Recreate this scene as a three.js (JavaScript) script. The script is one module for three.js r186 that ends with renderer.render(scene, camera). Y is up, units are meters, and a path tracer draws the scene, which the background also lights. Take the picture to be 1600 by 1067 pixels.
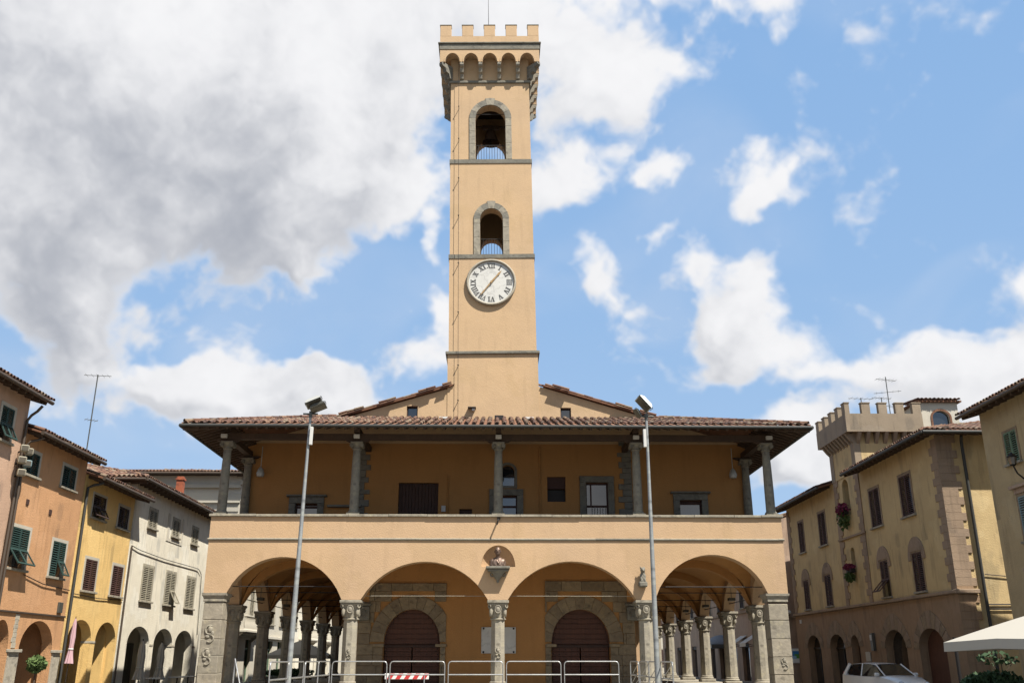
import * as THREE from 'three';
import { mergeGeometries, toCreasedNormals } from 'three/addons/utils/BufferGeometryUtils.js';
import { RoundedBoxGeometry } from 'three/addons/geometries/RoundedBoxGeometry.js';
import { MarchingCubes } from 'three/addons/objects/MarchingCubes.js';
import { FontLoader } from 'three/addons/loaders/FontLoader.js';
import { TextGeometry } from 'three/addons/geometries/TextGeometry.js';

// ---------------------------------------------------------------- camera, sky, sun, exposure
const PW = 1600, PH = 1067, FPX = 1450, EYE = 1.6;
const PITCH = Math.atan(497 / FPX), YAW = Math.atan(25 * Math.cos(PITCH) / FPX);
const scene = new THREE.Scene();
const camera = new THREE.PerspectiveCamera(2 * Math.atan(PH / 2 / FPX) * 180 / Math.PI, PW / PH, 0.1, 3000);
camera.position.set(0, EYE, 0);
camera.rotation.order = 'YXZ';
camera.rotation.set(PITCH, -YAW, 0);
const renderer = new THREE.WebGLRenderer({ antialias: true });
renderer.toneMapping = THREE.LinearToneMapping;
renderer.toneMappingExposure = 2.12;
renderer.shadowMap.enabled = true;

const SUN_EL = 57.5 * Math.PI / 180, SUN_AZ = 45.7 * Math.PI / 180;   // azimuth from +z towards +x
const sunDir = new THREE.Vector3(Math.sin(SUN_AZ) * Math.cos(SUN_EL), Math.sin(SUN_EL), Math.cos(SUN_AZ) * Math.cos(SUN_EL));
const sun = new THREE.DirectionalLight(new THREE.Color().setRGB(1, 0.945, 0.86), 5.0);
sun.position.copy(sunDir).multiplyScalar(120).add(new THREE.Vector3(0, 0, -45));
sun.target.position.set(0, 0, -45);
sun.castShadow = true;
Object.assign(sun.shadow.camera, { left: -70, right: 70, top: 70, bottom: -70, near: 1, far: 300 });
sun.shadow.mapSize.set(4096, 4096);
scene.add(sun, sun.target);

let seed = 20240611;
const rnd = () => { seed = (seed * 1664525 + 1013904223) >>> 0; return seed / 4294967296; };
const rr = (a, b) => a + (b - a) * rnd();
const clamp = (x, a = 0, b = 1) => Math.min(b, Math.max(a, x));
const sstep = (a, b, x) => { const t = clamp((x - a) / (b - a)); return t * t * (3 - 2 * t); };
const lerp = (a, b, t) => a + (b - a) * t;

// a photo pixel as a direction
function rayOf(px, py) {
  const u = (px - PW / 2) / FPX, v = -(py - PH / 2) / FPX, s = Math.sin(PITCH), c = Math.cos(PITCH), sp = Math.sin(YAW), cp = Math.cos(YAW);
  return new THREE.Vector3(sp * c + u * cp - v * sp * s, s + v * c, -cp * c + u * sp + v * cp * s);
}
const atZ = (px, py, z) => { const d = rayOf(px, py); return d.multiplyScalar(z / d.z).add(new THREE.Vector3(0, EYE, 0)); };

// ---- 3D value noise
const PERM = new Uint8Array(512);
{ const p = [...Array(256).keys()]; for (let i = 255; i > 0; i--) { const j = Math.floor(rnd() * (i + 1)); [p[i], p[j]] = [p[j], p[i]]; } for (let i = 0; i < 512; i++) PERM[i] = p[i & 255]; }
const VAL = new Float32Array(256).map(() => rnd());
function n3(x, y, z) {
  const X = Math.floor(x), Y = Math.floor(y), Z = Math.floor(z); x -= X; y -= Y; z -= Z;
  const a = x * x * (3 - 2 * x), b = y * y * (3 - 2 * y), c = z * z * (3 - 2 * z);
  const x0 = X & 255, x1 = (X + 1) & 255, y0 = Y & 255, y1 = (Y + 1) & 255, z0 = Z & 255, z1 = (Z + 1) & 255;
  const A = PERM[x0], B = PERM[x1], AA = PERM[A + y0], AB = PERM[A + y1], BA = PERM[B + y0], BB = PERM[B + y1];
  const v000 = VAL[PERM[AA + z0]], v100 = VAL[PERM[BA + z0]], v010 = VAL[PERM[AB + z0]], v110 = VAL[PERM[BB + z0]];
  const v001 = VAL[PERM[AA + z1]], v101 = VAL[PERM[BA + z1]], v011 = VAL[PERM[AB + z1]], v111 = VAL[PERM[BB + z1]];
  return lerp(lerp(lerp(v000, v100, a), lerp(v010, v110, a), b), lerp(lerp(v001, v101, a), lerp(v011, v111, a), b), c);
}
function fbm(x, y, z, o) { let s = 0, w = 0.5, t = 0; for (let i = 0; i < o; i++) { s += w * n3(x, y, z); t += w; w *= 0.52; x = x * 2.03 + 17.1; y = y * 2.03 + 5.7; z = z * 2.03 + 9.3; } return s / t; }

// ---- the sky: blue air with cumulus; cloud banks stand in the directions where the photograph shows them
{
  const banks = [   // px, py, half-width, half-height, weight, greyness
    [40, 30, 330, 150, 1.25, 0.35], [230, 120, 210, 130, 1.2, 0.45], [400, 90, 150, 120, 1.25, 0.1], [480, 170, 75, 75, 0.9, 0.05], [590, 50, 130, 90, 0.8, 0.25], [620, 160, 100, 80, 0.75, 0.3], [640, 270, 75, 45, 0.8, 0.0], [600, 330, 50, 35, 0.5, 0.1],
    [40, 240, 180, 90, 1.0, 0.1], [40, 390, 175, 110, 1.3, 0.6], [100, 500, 80, 75, 1.1, 1.0], [165, 330, 70, 80, 0.8, 0.45], [280, 210, 160, 80, 1.1, 0.8], [380, 290, 115, 85, 1.2, 0.85], [455, 385, 85, 70, 1.25, 0.9], [500, 440, 40, 40, 0.75, 0.75], [540, 300, 80, 60, 0.85, 0.6], [120, 560, 40, 25, 0.5, 0.9],
    [430, 618, 140, 42, 1.25, 0.4], [310, 605, 75, 32, 0.9, 0.1], [530, 600, 60, 34, 0.85, 0.2], [400, 585, 120, 20, 0.6, 0.0], [480, 660, 160, 35, 1, 0.3], [640, 565, 50, 45, 0.7, 0.1], [680, 520, 30, 50, 0.85, 0], [665, 480, 20, 25, 0.4, 0], [690, 370, 18, 40, 0.7, 0],
    [760, 30, 130, 70, 0.7, 0.2], [870, 50, 70, 60, 0.55, 0.1], [980, 135, 70, 45, 0.85, 0], [900, 190, 75, 50, 0.7, 0], [870, 300, 60, 45, 0.9, 0], [920, 255, 40, 30, 0.5, 0], [1005, 275, 48, 26, 0.62, 0], [985, 305, 30, 22, 0.5, 0], [1085, 20, 80, 34, 0.62, 0], [1190, 25, 60, 32, 0.62, 0], [1240, 50, 26, 22, 0.5, 0], [960, 30, 80, 35, 0.42, 0], [930, 100, 50, 40, 0.45, 0],
    [930, 420, 55, 40, 0.85, 0.05], [910, 460, 35, 25, 0.5, 0.05], [1022, 378, 28, 14, 0.62, 0], [1195, 312, 52, 28, 0.75, 0], [1165, 255, 18, 26, 0.48, 0], [1240, 350, 18, 40, 0.48, 0], [1170, 335, 25, 22, 0.5, 0],
    [1090, 420, 40, 50, 0.75, 0.0], [1190, 440, 48, 60, 0.95, 0.05], [1100, 520, 60, 60, 1.0, 0.15], [1160, 520, 60, 50, 0.85, 0.25], [1130, 590, 75, 32, 0.8, 0.35], [1250, 545, 50, 22, 0.62, 0], [1330, 580, 85, 24, 0.75, 0.1], [1295, 505, 18, 26, 0.5, 0], [1440, 550, 85, 34, 0.72, 0.1], [1550, 565, 85, 42, 0.8, 0.15], [1480, 500, 60, 14, 0.42, 0], [1590, 435, 48, 28, 0.9, 0.05], [1380, 475, 20, 16, 0.4, 0],
    [1240, 700, 70, 42, 1.15, 0.3], [1250, 745, 70, 35, 1, 0.5], [1420, 625, 120, 35, 0.6, 0.1], [1540, 620, 90, 30, 0.6, 0.1],
  ].map(([px, py, rx, ry, w, g]) => {
    const d = rayOf(px, py).normalize(), e = new THREE.Vector3(-d.z, 0, d.x).normalize(), u = new THREE.Vector3().crossVectors(e, d);
    return { d, e, u, rx: rx / FPX, ry: ry / FPX, w: px > 700 ? w * 1.12 : w, g };
  });
  const axis = rayOf(800, 533).normalize();
  const SKY = 0.465, W = 4096, H = 2048, data = new Float32Array(W * H * 4);
  for (let j = 0; j < H; j++) {
    const el = ((j + 0.5) / H - 0.5) * Math.PI, sy = Math.sin(el), cy = Math.cos(el);
    for (let i = 0; i < W; i++) {
      const k = (j * W + i) * 4; data[k + 3] = 1;
      if (el < -0.02) { data[k] = 0.30 * SKY; data[k + 1] = 0.32 * SKY; data[k + 2] = 0.34 * SKY; continue; }
      const az = ((i + 0.5) / W - 0.5) * 2 * Math.PI, x = cy * Math.cos(az), z = cy * Math.sin(az), y = sy;
      const up = clamp(y);
      const near = Math.pow(1 - up, 3);
      let r = lerp(0.255, 0.50, near), g = lerp(0.455, 0.68, near), b = lerp(0.78, 0.90, near);
      const toAxis = x * axis.x + y * axis.y + z * axis.z;
      const inside = sstep(0.74, 0.84, toAxis);
      // billowed outlines: the banks are read at a place pushed about by noise of falling size
      const oc = inside > 0 ? 1 : 0;
      const w1 = fbm(x * 6 + 3, y * 6, z * 6, 2) - 0.5, w2 = fbm(x * 6 + 40, y * 6 + 8, z * 6, 2) - 0.5;
      let v1 = 0, v2 = 0, n = 0.5, nf = 0.5;
      if (oc) { v1 = fbm(x * 21 + 9, y * 21, z * 21, 4) - 0.5; v2 = fbm(x * 21 + 70, y * 21 + 5, z * 21, 4) - 0.5; n = fbm(x * 16 + 2.2 * w1, y * 19 + 2.2 * w2, z * 16, 6); nf = fbm(x * 60 + 3 * v1, y * 66 + 3 * v2, z * 60, 4); }
      else n = fbm(x * 16 + 2.2 * w1, y * 19 + 2.2 * w2, z * 16, 4);
      const field = (sx, sy) => {   // density and greyness of the banks, read sx, sy radians off
        const dx = 0.10 * w1 + 0.055 * v1 + sx, dy = 0.07 * w2 + 0.055 * v2 + sy; let F = 0, G = 0;
        for (const q of banks) {
          const c = x * q.d.x + y * q.d.y + z * q.d.z; if (c < 0.6) continue;
          const a = ((x * q.e.x + z * q.e.z) / c + dx) / q.rx, h = ((x * q.u.x + y * q.u.y + z * q.u.z) / c + dy) / q.ry, m = a * a + h * h;
          if (m > 6) continue; const e = Math.exp(-m) * q.w; F += e; G += e * q.g;
        }
        return [F, F > 1e-3 ? G / F : 0];
      };
      const big = inside < 1 ? fbm(x * 3.1 + 0.5 * w1, y * 5.2 + 0.5 * w2, z * 3.1, 3) : 0;
      let F = 0, g0 = 0, slope = 0;
      if (oc) { [F, g0] = field(0, 0); if (F > 0.1) slope = F - field(0.03, 0.03)[0]; }
      const Fm = lerp(sstep(0.36, 0.74, big) * 1.25, Math.min(F, 1.6), inside), gm = lerp(sstep(0.55, 0.75, big) * 0.6, g0, inside);
      const veil = 0.30 * sstep(0.42, 0.62, fbm(x * 5 + 30, y * 11 + 1.5 * w1, z * 5, 3)) * (1 - sstep(0.45, 0.75, y));
      const t = Fm + (n - 0.5) * (1.0 + 0.9 * (1 - sstep(0.5, 1.1, Fm))) + (nf - 0.5) * 0.75 + 0.45 * veil;
      const dens = Math.max(Math.pow(sstep(0.16, 0.95, t), 1.1), 0.5 * veil * clamp(n * 1.6)), core = sstep(0.45, 1.0, t);
      const raw = gm * (0.22 + 0.42 * core) + (0.5 - n) * 0.85 * core + 0.14 * core - clamp(slope, -0.25, 0.5) * 0.5 + (0.5 - nf) * 0.3 * (0.5 + core) + w2 * 0.25;
      const shade = 0.5 + 0.5 * Math.tanh(2.1 * (raw - 0.5));
      const cr = lerp(0.96, 0.39, shade), cg = lerp(0.96, 0.415, shade), cb = lerp(0.975, 0.475, shade);
      data[k] = lerp(r, cr, dens) * SKY; data[k + 1] = lerp(g, cg, dens) * SKY; data[k + 2] = lerp(b, cb, dens) * SKY;
    }
  }
  const tex = new THREE.DataTexture(data, W, H, THREE.RGBAFormat, THREE.FloatType);
  tex.mapping = THREE.EquirectangularReflectionMapping; tex.magFilter = THREE.LinearFilter; tex.minFilter = THREE.LinearFilter; tex.needsUpdate = true;
  scene.background = tex; scene.environment = tex;
}
// ---------------------------------------------------------------- helpers
const used = new Map();
const numbered = (n) => { const k = used.get(n) || 0; used.set(n, k + 1); return k ? n + '_' + String(k).padStart(3, '0') : n; };
function thing(name, label, category, [x, y, z] = [0, 0, 0], turn = 0, group) {
  const o = new THREE.Group(); o.name = numbered(name); scene.add(o); o.position.set(x, y, z); o.rotation.y = turn;
  o.userData = { label, category }; if (group) o.userData.group = group; return o;
}
function grp(parent, name) { const o = new THREE.Group(); o.name = name; parent.add(o); return o; }
function add(parent, name, geo, mat, kind) {
  const m = new THREE.Mesh(Array.isArray(geo) ? mk(...geo) : geo, mat); m.name = name; m.castShadow = m.receiveShadow = true; parent.add(m);
  if (kind) m.userData.kind = kind; return m;
}
function copyOf(o, label, [x, y, z], turn) {
  const c = o.clone(); c.name = numbered(o.name.replace(/_\d{3}$/, '')); c.userData = { ...o.userData }; if (label) c.userData.label = label;
  c.position.set(x, y, z); if (turn !== undefined) c.rotation.y = turn; scene.add(c); return c;
}
// uv in metres from the dominant axis of the normal
function buv(g, ou = 0, ov = 0) {
  const p = g.attributes.position, n = g.attributes.normal, uv = new Float32Array(p.count * 2);
  for (let i = 0; i < p.count; i++) {
    const ax = Math.abs(n.getX(i)), ay = Math.abs(n.getY(i)), az = Math.abs(n.getZ(i));
    let u, v; if (ay > ax && ay > az) { u = p.getX(i); v = p.getZ(i); } else if (ax > az) { u = p.getZ(i); v = p.getY(i); } else { u = p.getX(i); v = p.getY(i); }
    uv[2 * i] = u + ou; uv[2 * i + 1] = v + ov;
  }
  g.setAttribute('uv', new THREE.BufferAttribute(uv, 2)); return g;
}
function plain(g) { g = g.index ? g.toNonIndexed() : g; for (const k of Object.keys(g.attributes)) if (!['position', 'normal', 'uv'].includes(k)) g.deleteAttribute(k); g.morphAttributes = {}; return g; }
function mk(...gs) { const list = gs.flat().map(plain); const g = list.length > 1 ? mergeGeometries(list, false) : list[0]; return buv(g, 0, 0); }
const box = (w, h, d, x = 0, y = 0, z = 0) => new THREE.BoxGeometry(w, h, d).translate(x, y, z);
const bx = (x0, x1, y0, y1, z0, z1) => box(x1 - x0, y1 - y0, z1 - z0, (x0 + x1) / 2, (y0 + y1) / 2, (z0 + z1) / 2);
const rbox = (w, h, d, x = 0, y = 0, z = 0, r = 0.012) => new RoundedBoxGeometry(w, h, d, 1, Math.min(r, w / 3, h / 3, d / 3)).translate(x, y, z);
const stoneGeo = (w, h, d, x, y, z, r = 0.015) => { const g = plain(new RoundedBoxGeometry(w, h, d, 1, Math.min(r, w / 3, h / 3, d / 3))); buv(g, rr(0, 9), rr(0, 9)); return g.translate(x, y, z); };
function bar(a, b, r, seg = 6, r2 = r) {
  const A = new THREE.Vector3(...a), B = new THREE.Vector3(...b), d = B.clone().sub(A), L = d.length();
  const g = new THREE.CylinderGeometry(r2, r, L, seg, 1); g.translate(0, L / 2, 0);
  g.applyQuaternion(new THREE.Quaternion().setFromUnitVectors(new THREE.Vector3(0, 1, 0), d.normalize())); return g.translate(A.x, A.y, A.z);
}
const tube = (pts, r, seg = 24, rs = 6, closed = false) => new THREE.TubeGeometry(new THREE.CatmullRomCurve3(pts.map((p) => new THREE.Vector3(...p)), closed, 'catmullrom', 0.1), seg, r, rs, closed);
const cyl = (r0, r1, h, x, y, z, seg = 16) => new THREE.CylinderGeometry(r1, r0, h, seg).translate(x, y + h / 2, z);
const shapeOf = (pts) => new THREE.Shape(pts.map((p) => new THREE.Vector2(p[0], p[1])));
const extrude = (sh, depth, z0 = 0) => new THREE.ExtrudeGeometry(sh, { depth, bevelEnabled: false, curveSegments: 20 }).translate(0, 0, z0);
// a circular-segment arch from (x0,y0) to (x1,y1) whose crown lies at yc, as points
function arcPts(x0, y0, x1, y1, yc, n = 22) {
  const a = (x1 - x0) / 2, out = [], h = yc - (y0 + y1) / 2, R = (a * a + h * h) / (2 * h), cy = h - R;
  for (let i = 0; i <= n; i++) { const x = -a + 2 * a * i / n; const yy = (cy + Math.sqrt(Math.max(0, R * R - x * x))); out.push([x0 + a + x, lerp(y0, y1, i / n) + yy]); }
  return out;
}
// round arch: denser near the springings
function roundArch(x0, x1, ys, rise, n = 20) { const c = (x0 + x1) / 2, a = (x1 - x0) / 2, o = []; for (let i = 0; i <= n; i++) { const t = Math.PI * (1 - i / n); o.push([c + a * Math.cos(t), ys + rise * Math.sin(t)]); } return o; }
function archHole(x0, x1, y0, ys, rise) { const p = new THREE.Path(); p.setFromPoints([[x0, y0], ...roundArch(x0, x1, ys, rise), [x1, y0]].map((q) => new THREE.Vector2(...q))); return p; }
function rectHole(x0, x1, y0, y1) { const p = new THREE.Path(); p.setFromPoints([[x0, y0], [x0, y1], [x1, y1], [x1, y0]].map((q) => new THREE.Vector2(...q))); return p; }
// rings of points (y, halfwidth, squareness 0 round .. 1 square, oct) lofted
function ringLoft(rings, seg = 32, crease = 0.6) {
  const pos = [], idx = [];
  for (const [y, r, sq = 0, oct = 0] of rings) for (let i = 0; i < seg; i++) {
    const a = (i + 0.0) / seg * 2 * Math.PI, c = Math.cos(a), s = Math.sin(a), m = Math.max(Math.abs(c), Math.abs(s));
    const am = ((a + Math.PI / 8) % (Math.PI / 4)) - Math.PI / 8;
    let rad = r * lerp(1, 1 / m, sq); if (oct) rad = lerp(rad, r / Math.cos(am), oct);
    pos.push(c * rad, y, s * rad);
  }
  const n = rings.length;
  for (let j = 0; j < n - 1; j++) for (let i = 0; i < seg; i++) { const a = j * seg + i, b = j * seg + (i + 1) % seg; idx.push(a, a + seg, b, b, a + seg, b + seg); }
  pos.push(0, rings[0][0], 0, 0, rings[n - 1][0], 0); const c0 = n * seg, c1 = c0 + 1;
  for (let i = 0; i < seg; i++) { idx.push(c0, i, (i + 1) % seg); idx.push(c1, (n - 1) * seg + (i + 1) % seg, (n - 1) * seg + i); }
  const g = new THREE.BufferGeometry(); g.setAttribute('position', new THREE.Float32BufferAttribute(pos, 3)); g.setIndex(idx); g.computeVertexNormals();
  const o = toCreasedNormals(g, crease); o.setAttribute('uv', new THREE.BufferAttribute(new Float32Array(o.attributes.position.count * 2), 2)); return o;
}

// ---------------------------------------------------------------- materials
// tileable noise for textures
function tn(u, v, f, s) { const h = (i, j) => VAL[PERM[(PERM[((i % f) + f) % f] + ((j % f) + f) % f + s) & 255]]; u *= f; v *= f; const i = Math.floor(u), j = Math.floor(v), a = u - i, b = v - j, x = a * a * (3 - 2 * a), y = b * b * (3 - 2 * b); return lerp(lerp(h(i, j), h(i + 1, j), x), lerp(h(i, j + 1), h(i + 1, j + 1), x), y); }
const tfbm = (u, v, f, s, o = 5) => { let r = 0, w = 0.5, t = 0; for (let k = 0; k < o; k++) { r += w * tn(u, v, f << k, s + k * 31); t += w; w *= 0.55; } return r / t; };
function texture(size, fn, metres, srgb = true) {
  const d = new Uint8Array(size * size * 4), enc = (x) => Math.round(255 * (srgb ? Math.pow(clamp(x), 1 / 2.2) : clamp(x)));
  for (let j = 0; j < size; j++) for (let i = 0; i < size; i++) { const c = fn(i / size, j / size), k = (j * size + i) * 4; d[k] = enc(c[0]); d[k + 1] = enc(c[1]); d[k + 2] = enc(c[2]); d[k + 3] = 255; }
  const t = new THREE.DataTexture(d, size, size); t.wrapS = t.wrapT = THREE.RepeatWrapping; t.magFilter = THREE.LinearFilter; t.minFilter = THREE.LinearMipmapLinearFilter; t.generateMipmaps = true;
  t.repeat.set(1 / metres, 1 / metres); if (srgb) t.colorSpace = THREE.SRGBColorSpace; t.needsUpdate = true; return t;
}
const texPlaster = texture(1024, (u, v) => {
  const big = tfbm(u, v, 3, 1, 5), mid = tfbm(u, v, 14, 7, 4), fine = tn(u, v, 256, 3), streak = tfbm(u, v * 0.125, 40, 11, 3), pt = sstep(0.60, 0.68, tfbm(u, v, 6, 90, 5));
  let k = 0.86 + 0.12 * (big - 0.5) + 0.08 * (mid - 0.5) + 0.05 * (fine - 0.5) - 0.05 * sstep(0.55, 0.8, streak);
  k -= 0.035 * pt; return [k, k * (1 - 0.03 * (big - 0.5)), k * (1 - 0.12 * (big - 0.5) - 0.03 * pt)];
}, 9);
const texPlasterOld = texture(1024, (u, v) => {
  const big = tfbm(u, v, 3, 41, 5), mid = tfbm(u, v, 12, 57, 5), fine = tn(u, v, 256, 3), streak = tfbm(u, v * 0.1, 48, 21, 3), pt = sstep(0.56, 0.62, tfbm(u, v, 5, 130, 6)), gr = sstep(0.62, 0.75, tfbm(u, v * 0.4, 9, 150, 5));
  const k = 0.82 + 0.22 * (big - 0.5) + 0.14 * (mid - 0.5) + 0.05 * (fine - 0.5) - 0.14 * sstep(0.52, 0.8, streak) + 0.05 * pt - 0.17 * gr;
  return [k, k * (1 + 0.02 * pt + 0.02 * gr), k * (1 + 0.06 * pt + 0.06 * gr)];
}, 7);
const bumpPlaster = texture(512, (u, v) => { const k = 0.5 + 0.5 * (tfbm(u, v, 8, 77, 5) - 0.5) + 0.3 * (tn(u, v, 128, 5) - 0.5); return [k, k, k]; }, 3, false);
const texStone = texture(512, (u, v) => {
  const big = tfbm(u, v, 4, 201, 5), mid = tfbm(u, v, 20, 211, 4), f = tn(u, v, 160, 9), li = sstep(0.6, 0.75, tfbm(u, v, 10, 231, 5)), dk = sstep(0.62, 0.75, tfbm(u, v, 7, 251, 5));
  const k = 0.78 + 0.3 * (big - 0.5) + 0.26 * (mid - 0.5) + 0.12 * (f - 0.5) - 0.22 * dk + 0.12 * li; return [k, k * 0.995, k * (0.97 - 0.06 * li)];
}, 2.2);
const bumpStone = texture(512, (u, v) => { const k = 0.5 + 0.7 * (tfbm(u, v, 10, 301, 6) - 0.5); return [k, k, k]; }, 1.6, false);
const texWood = texture(512, (u, v) => { const g = tfbm(u, v * 0.06, 40, 321, 4), l = tfbm(u, v, 6, 331, 4); const k = 0.78 + 0.4 * (g - 0.5) + 0.3 * (l - 0.5); return [k, k * 0.98, k * 0.95]; }, 1.2);
const texMarble = texture(512, (u, v) => { const a = tfbm(u, v, 4, 401, 6), s = Math.abs(tfbm(u, v, 3, 431, 6) - 0.5), k = 0.84 + 0.2 * (a - 0.5) - 0.16 * (1 - sstep(0, 0.05, s)); return [k, k, k * 0.98]; }, 1.7);
const lin = (r, g, b) => new THREE.Color().setRGB(r * 0.76, g * 0.76, b * 0.76);
const M = {};
const plaster = (c, old = false, extra = {}) => new THREE.MeshStandardMaterial({ color: c, map: old ? texPlasterOld : texPlaster, bumpMap: bumpPlaster, bumpScale: old ? 0.02 : 0.012, roughness: 0.92, side: THREE.DoubleSide, ...extra });
const stoneM = (c, extra = {}) => new THREE.MeshStandardMaterial({ color: c, map: texStone, bumpMap: bumpStone, bumpScale: 0.02, roughness: 0.9, side: THREE.DoubleSide, ...extra });
const woodM = (c, extra = {}) => new THREE.MeshStandardMaterial({ color: c, map: texWood, bumpMap: texWood, bumpScale: 0.004, roughness: 0.75, ...extra });
M.facade = plaster(lin(0.62, 0.42, 0.245));
M.tower = plaster(lin(0.635, 0.44, 0.255));
M.innerShaded = plaster(lin(0.53, 0.265, 0.085));  // hall plaster under cover; shade and warm bounce are put into this colour
M.stone = stoneM(lin(0.40, 0.36, 0.285)); M.stoneDark = stoneM(lin(0.25, 0.235, 0.195)); M.stonePale = stoneM(lin(0.50, 0.45, 0.36)); M.stoneGrey = stoneM(lin(0.24, 0.225, 0.185));
M.stoneVar = [stoneM(lin(0.33, 0.255, 0.16)), stoneM(lin(0.29, 0.225, 0.145)), stoneM(lin(0.35, 0.275, 0.175)), stoneM(lin(0.31, 0.24, 0.155))];
M.pierVar = [stoneM(lin(0.40, 0.35, 0.27)), stoneM(lin(0.36, 0.32, 0.25)), stoneM(lin(0.43, 0.375, 0.29))];
M.beam = woodM(lin(0.085, 0.05, 0.03)); M.rafter = woodM(lin(0.10, 0.06, 0.035)); M.door = woodM(lin(0.13, 0.05, 0.028)); M.brownDoor = woodM(lin(0.07, 0.03, 0.018));
M.shutBrown = woodM(lin(0.085, 0.032, 0.022)); M.shutGreen = woodM(lin(0.018, 0.06, 0.05)); M.shutGrey = woodM(lin(0.40, 0.37, 0.28)); M.shutBlue = woodM(lin(0.26, 0.36, 0.38)); M.shutPale = woodM(lin(0.17, 0.27, 0.17)); M.shutDark = woodM(lin(0.05, 0.025, 0.02));
M.gutter = new THREE.MeshStandardMaterial({ color: lin(0.035, 0.035, 0.03), roughness: 0.7 });
M.copper = new THREE.MeshStandardMaterial({ color: lin(0.10, 0.075, 0.055), roughness: 0.55, metalness: 0.4 });
M.iron = new THREE.MeshStandardMaterial({ color: lin(0.03, 0.026, 0.024), roughness: 0.6, metalness: 0.5 });
M.zinc = new THREE.MeshStandardMaterial({ color: lin(0.56, 0.57, 0.58), roughness: 0.42, metalness: 0.7, map: texStone });
M.pole = new THREE.MeshStandardMaterial({ color: lin(0.38, 0.40, 0.41), roughness: 0.6, metalness: 0.3, map: texStone });
M.lampGrey = new THREE.MeshStandardMaterial({ color: lin(0.50, 0.50, 0.46), roughness: 0.5, metalness: 0.2 });
M.lampDark = new THREE.MeshStandardMaterial({ color: lin(0.10, 0.10, 0.085), roughness: 0.4, metalness: 0.3 });
M.white = new THREE.MeshStandardMaterial({ color: lin(0.62, 0.61, 0.57), roughness: 0.7 });
M.glass = new THREE.MeshPhysicalMaterial({ color: lin(0.02, 0.022, 0.025), roughness: 0.04, ior: 2.0 });
M.lens = new THREE.MeshPhysicalMaterial({ color: lin(0.09, 0.075, 0.05), roughness: 0.35 });
M.clay = new THREE.MeshStandardMaterial({ color: lin(0.24, 0.11, 0.06), roughness: 0.92, map: texStone });
M.tileVar = [lin(0.20, 0.10, 0.06), lin(0.14, 0.068, 0.045), lin(0.25, 0.145, 0.09), lin(0.10, 0.056, 0.042), lin(0.26, 0.19, 0.13), lin(0.17, 0.08, 0.05)];
M.tile = M.tileVar.map((c) => new THREE.MeshStandardMaterial({ color: c, roughness: 0.93, map: texStone, side: THREE.DoubleSide }));
M.tileInst = new THREE.MeshStandardMaterial({ color: 0xffffff, roughness: 0.93, map: texStone, side: THREE.DoubleSide });
M.marble = new THREE.MeshStandardMaterial({ color: lin(0.74, 0.73, 0.69), map: texMarble, roughness: 0.6 });
M.bronze = new THREE.MeshStandardMaterial({ color: lin(0.17, 0.115, 0.085), roughness: 0.5, metalness: 0.55 });
M.gilt = new THREE.MeshStandardMaterial({ color: lin(0.42, 0.27, 0.12), roughness: 0.5, metalness: 0.4 });
M.numeral = new THREE.MeshStandardMaterial({ color: lin(0.06, 0.058, 0.055), roughness: 0.7 });
M.canvas = new THREE.MeshStandardMaterial({ color: lin(0.45, 0.42, 0.355), roughness: 0.9, side: THREE.DoubleSide });
M.leaf = [lin(0.05, 0.10, 0.025), lin(0.08, 0.13, 0.03), lin(0.03, 0.07, 0.02)].map((c) => new THREE.MeshStandardMaterial({ color: c, roughness: 0.8, side: THREE.DoubleSide }));
M.flower = new THREE.MeshStandardMaterial({ color: lin(0.20, 0.02, 0.07), roughness: 0.8, side: THREE.DoubleSide });

// ---------------------------------------------------------------- shared builders
// one clay cover tile, 0.45 long, lying along -z (downhill end at z = 0)
const coppo = (() => {
  const g = [], n = 6, L = 0.46, r0 = 0.098, r1 = 0.08, pos = [], idx = [];
  for (const [z, r] of [[0, r0], [-L, r1]]) for (const q of [r, r - 0.016]) for (let i = 0; i <= n; i++) { const a = Math.PI * i / n; pos.push(Math.cos(a) * q, Math.sin(a) * q * 0.9 + 0.02, z); }
  const m = n + 1, q = (a, b, c, d) => idx.push(a, b, c, c, b, d);
  for (let i = 0; i < n; i++) { q(i, i + 1, 2 * m + i, 2 * m + i + 1); q(m + i, 3 * m + i, m + i + 1, 3 * m + i + 1); q(i, m + i, i + 1, m + i + 1); }
  const b = new THREE.BufferGeometry(); b.setAttribute('position', new THREE.Float32BufferAttribute(pos, 3)); b.setIndex(idx); const o = b.toNonIndexed(); o.computeVertexNormals();
  return buv(o);
})();
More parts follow.
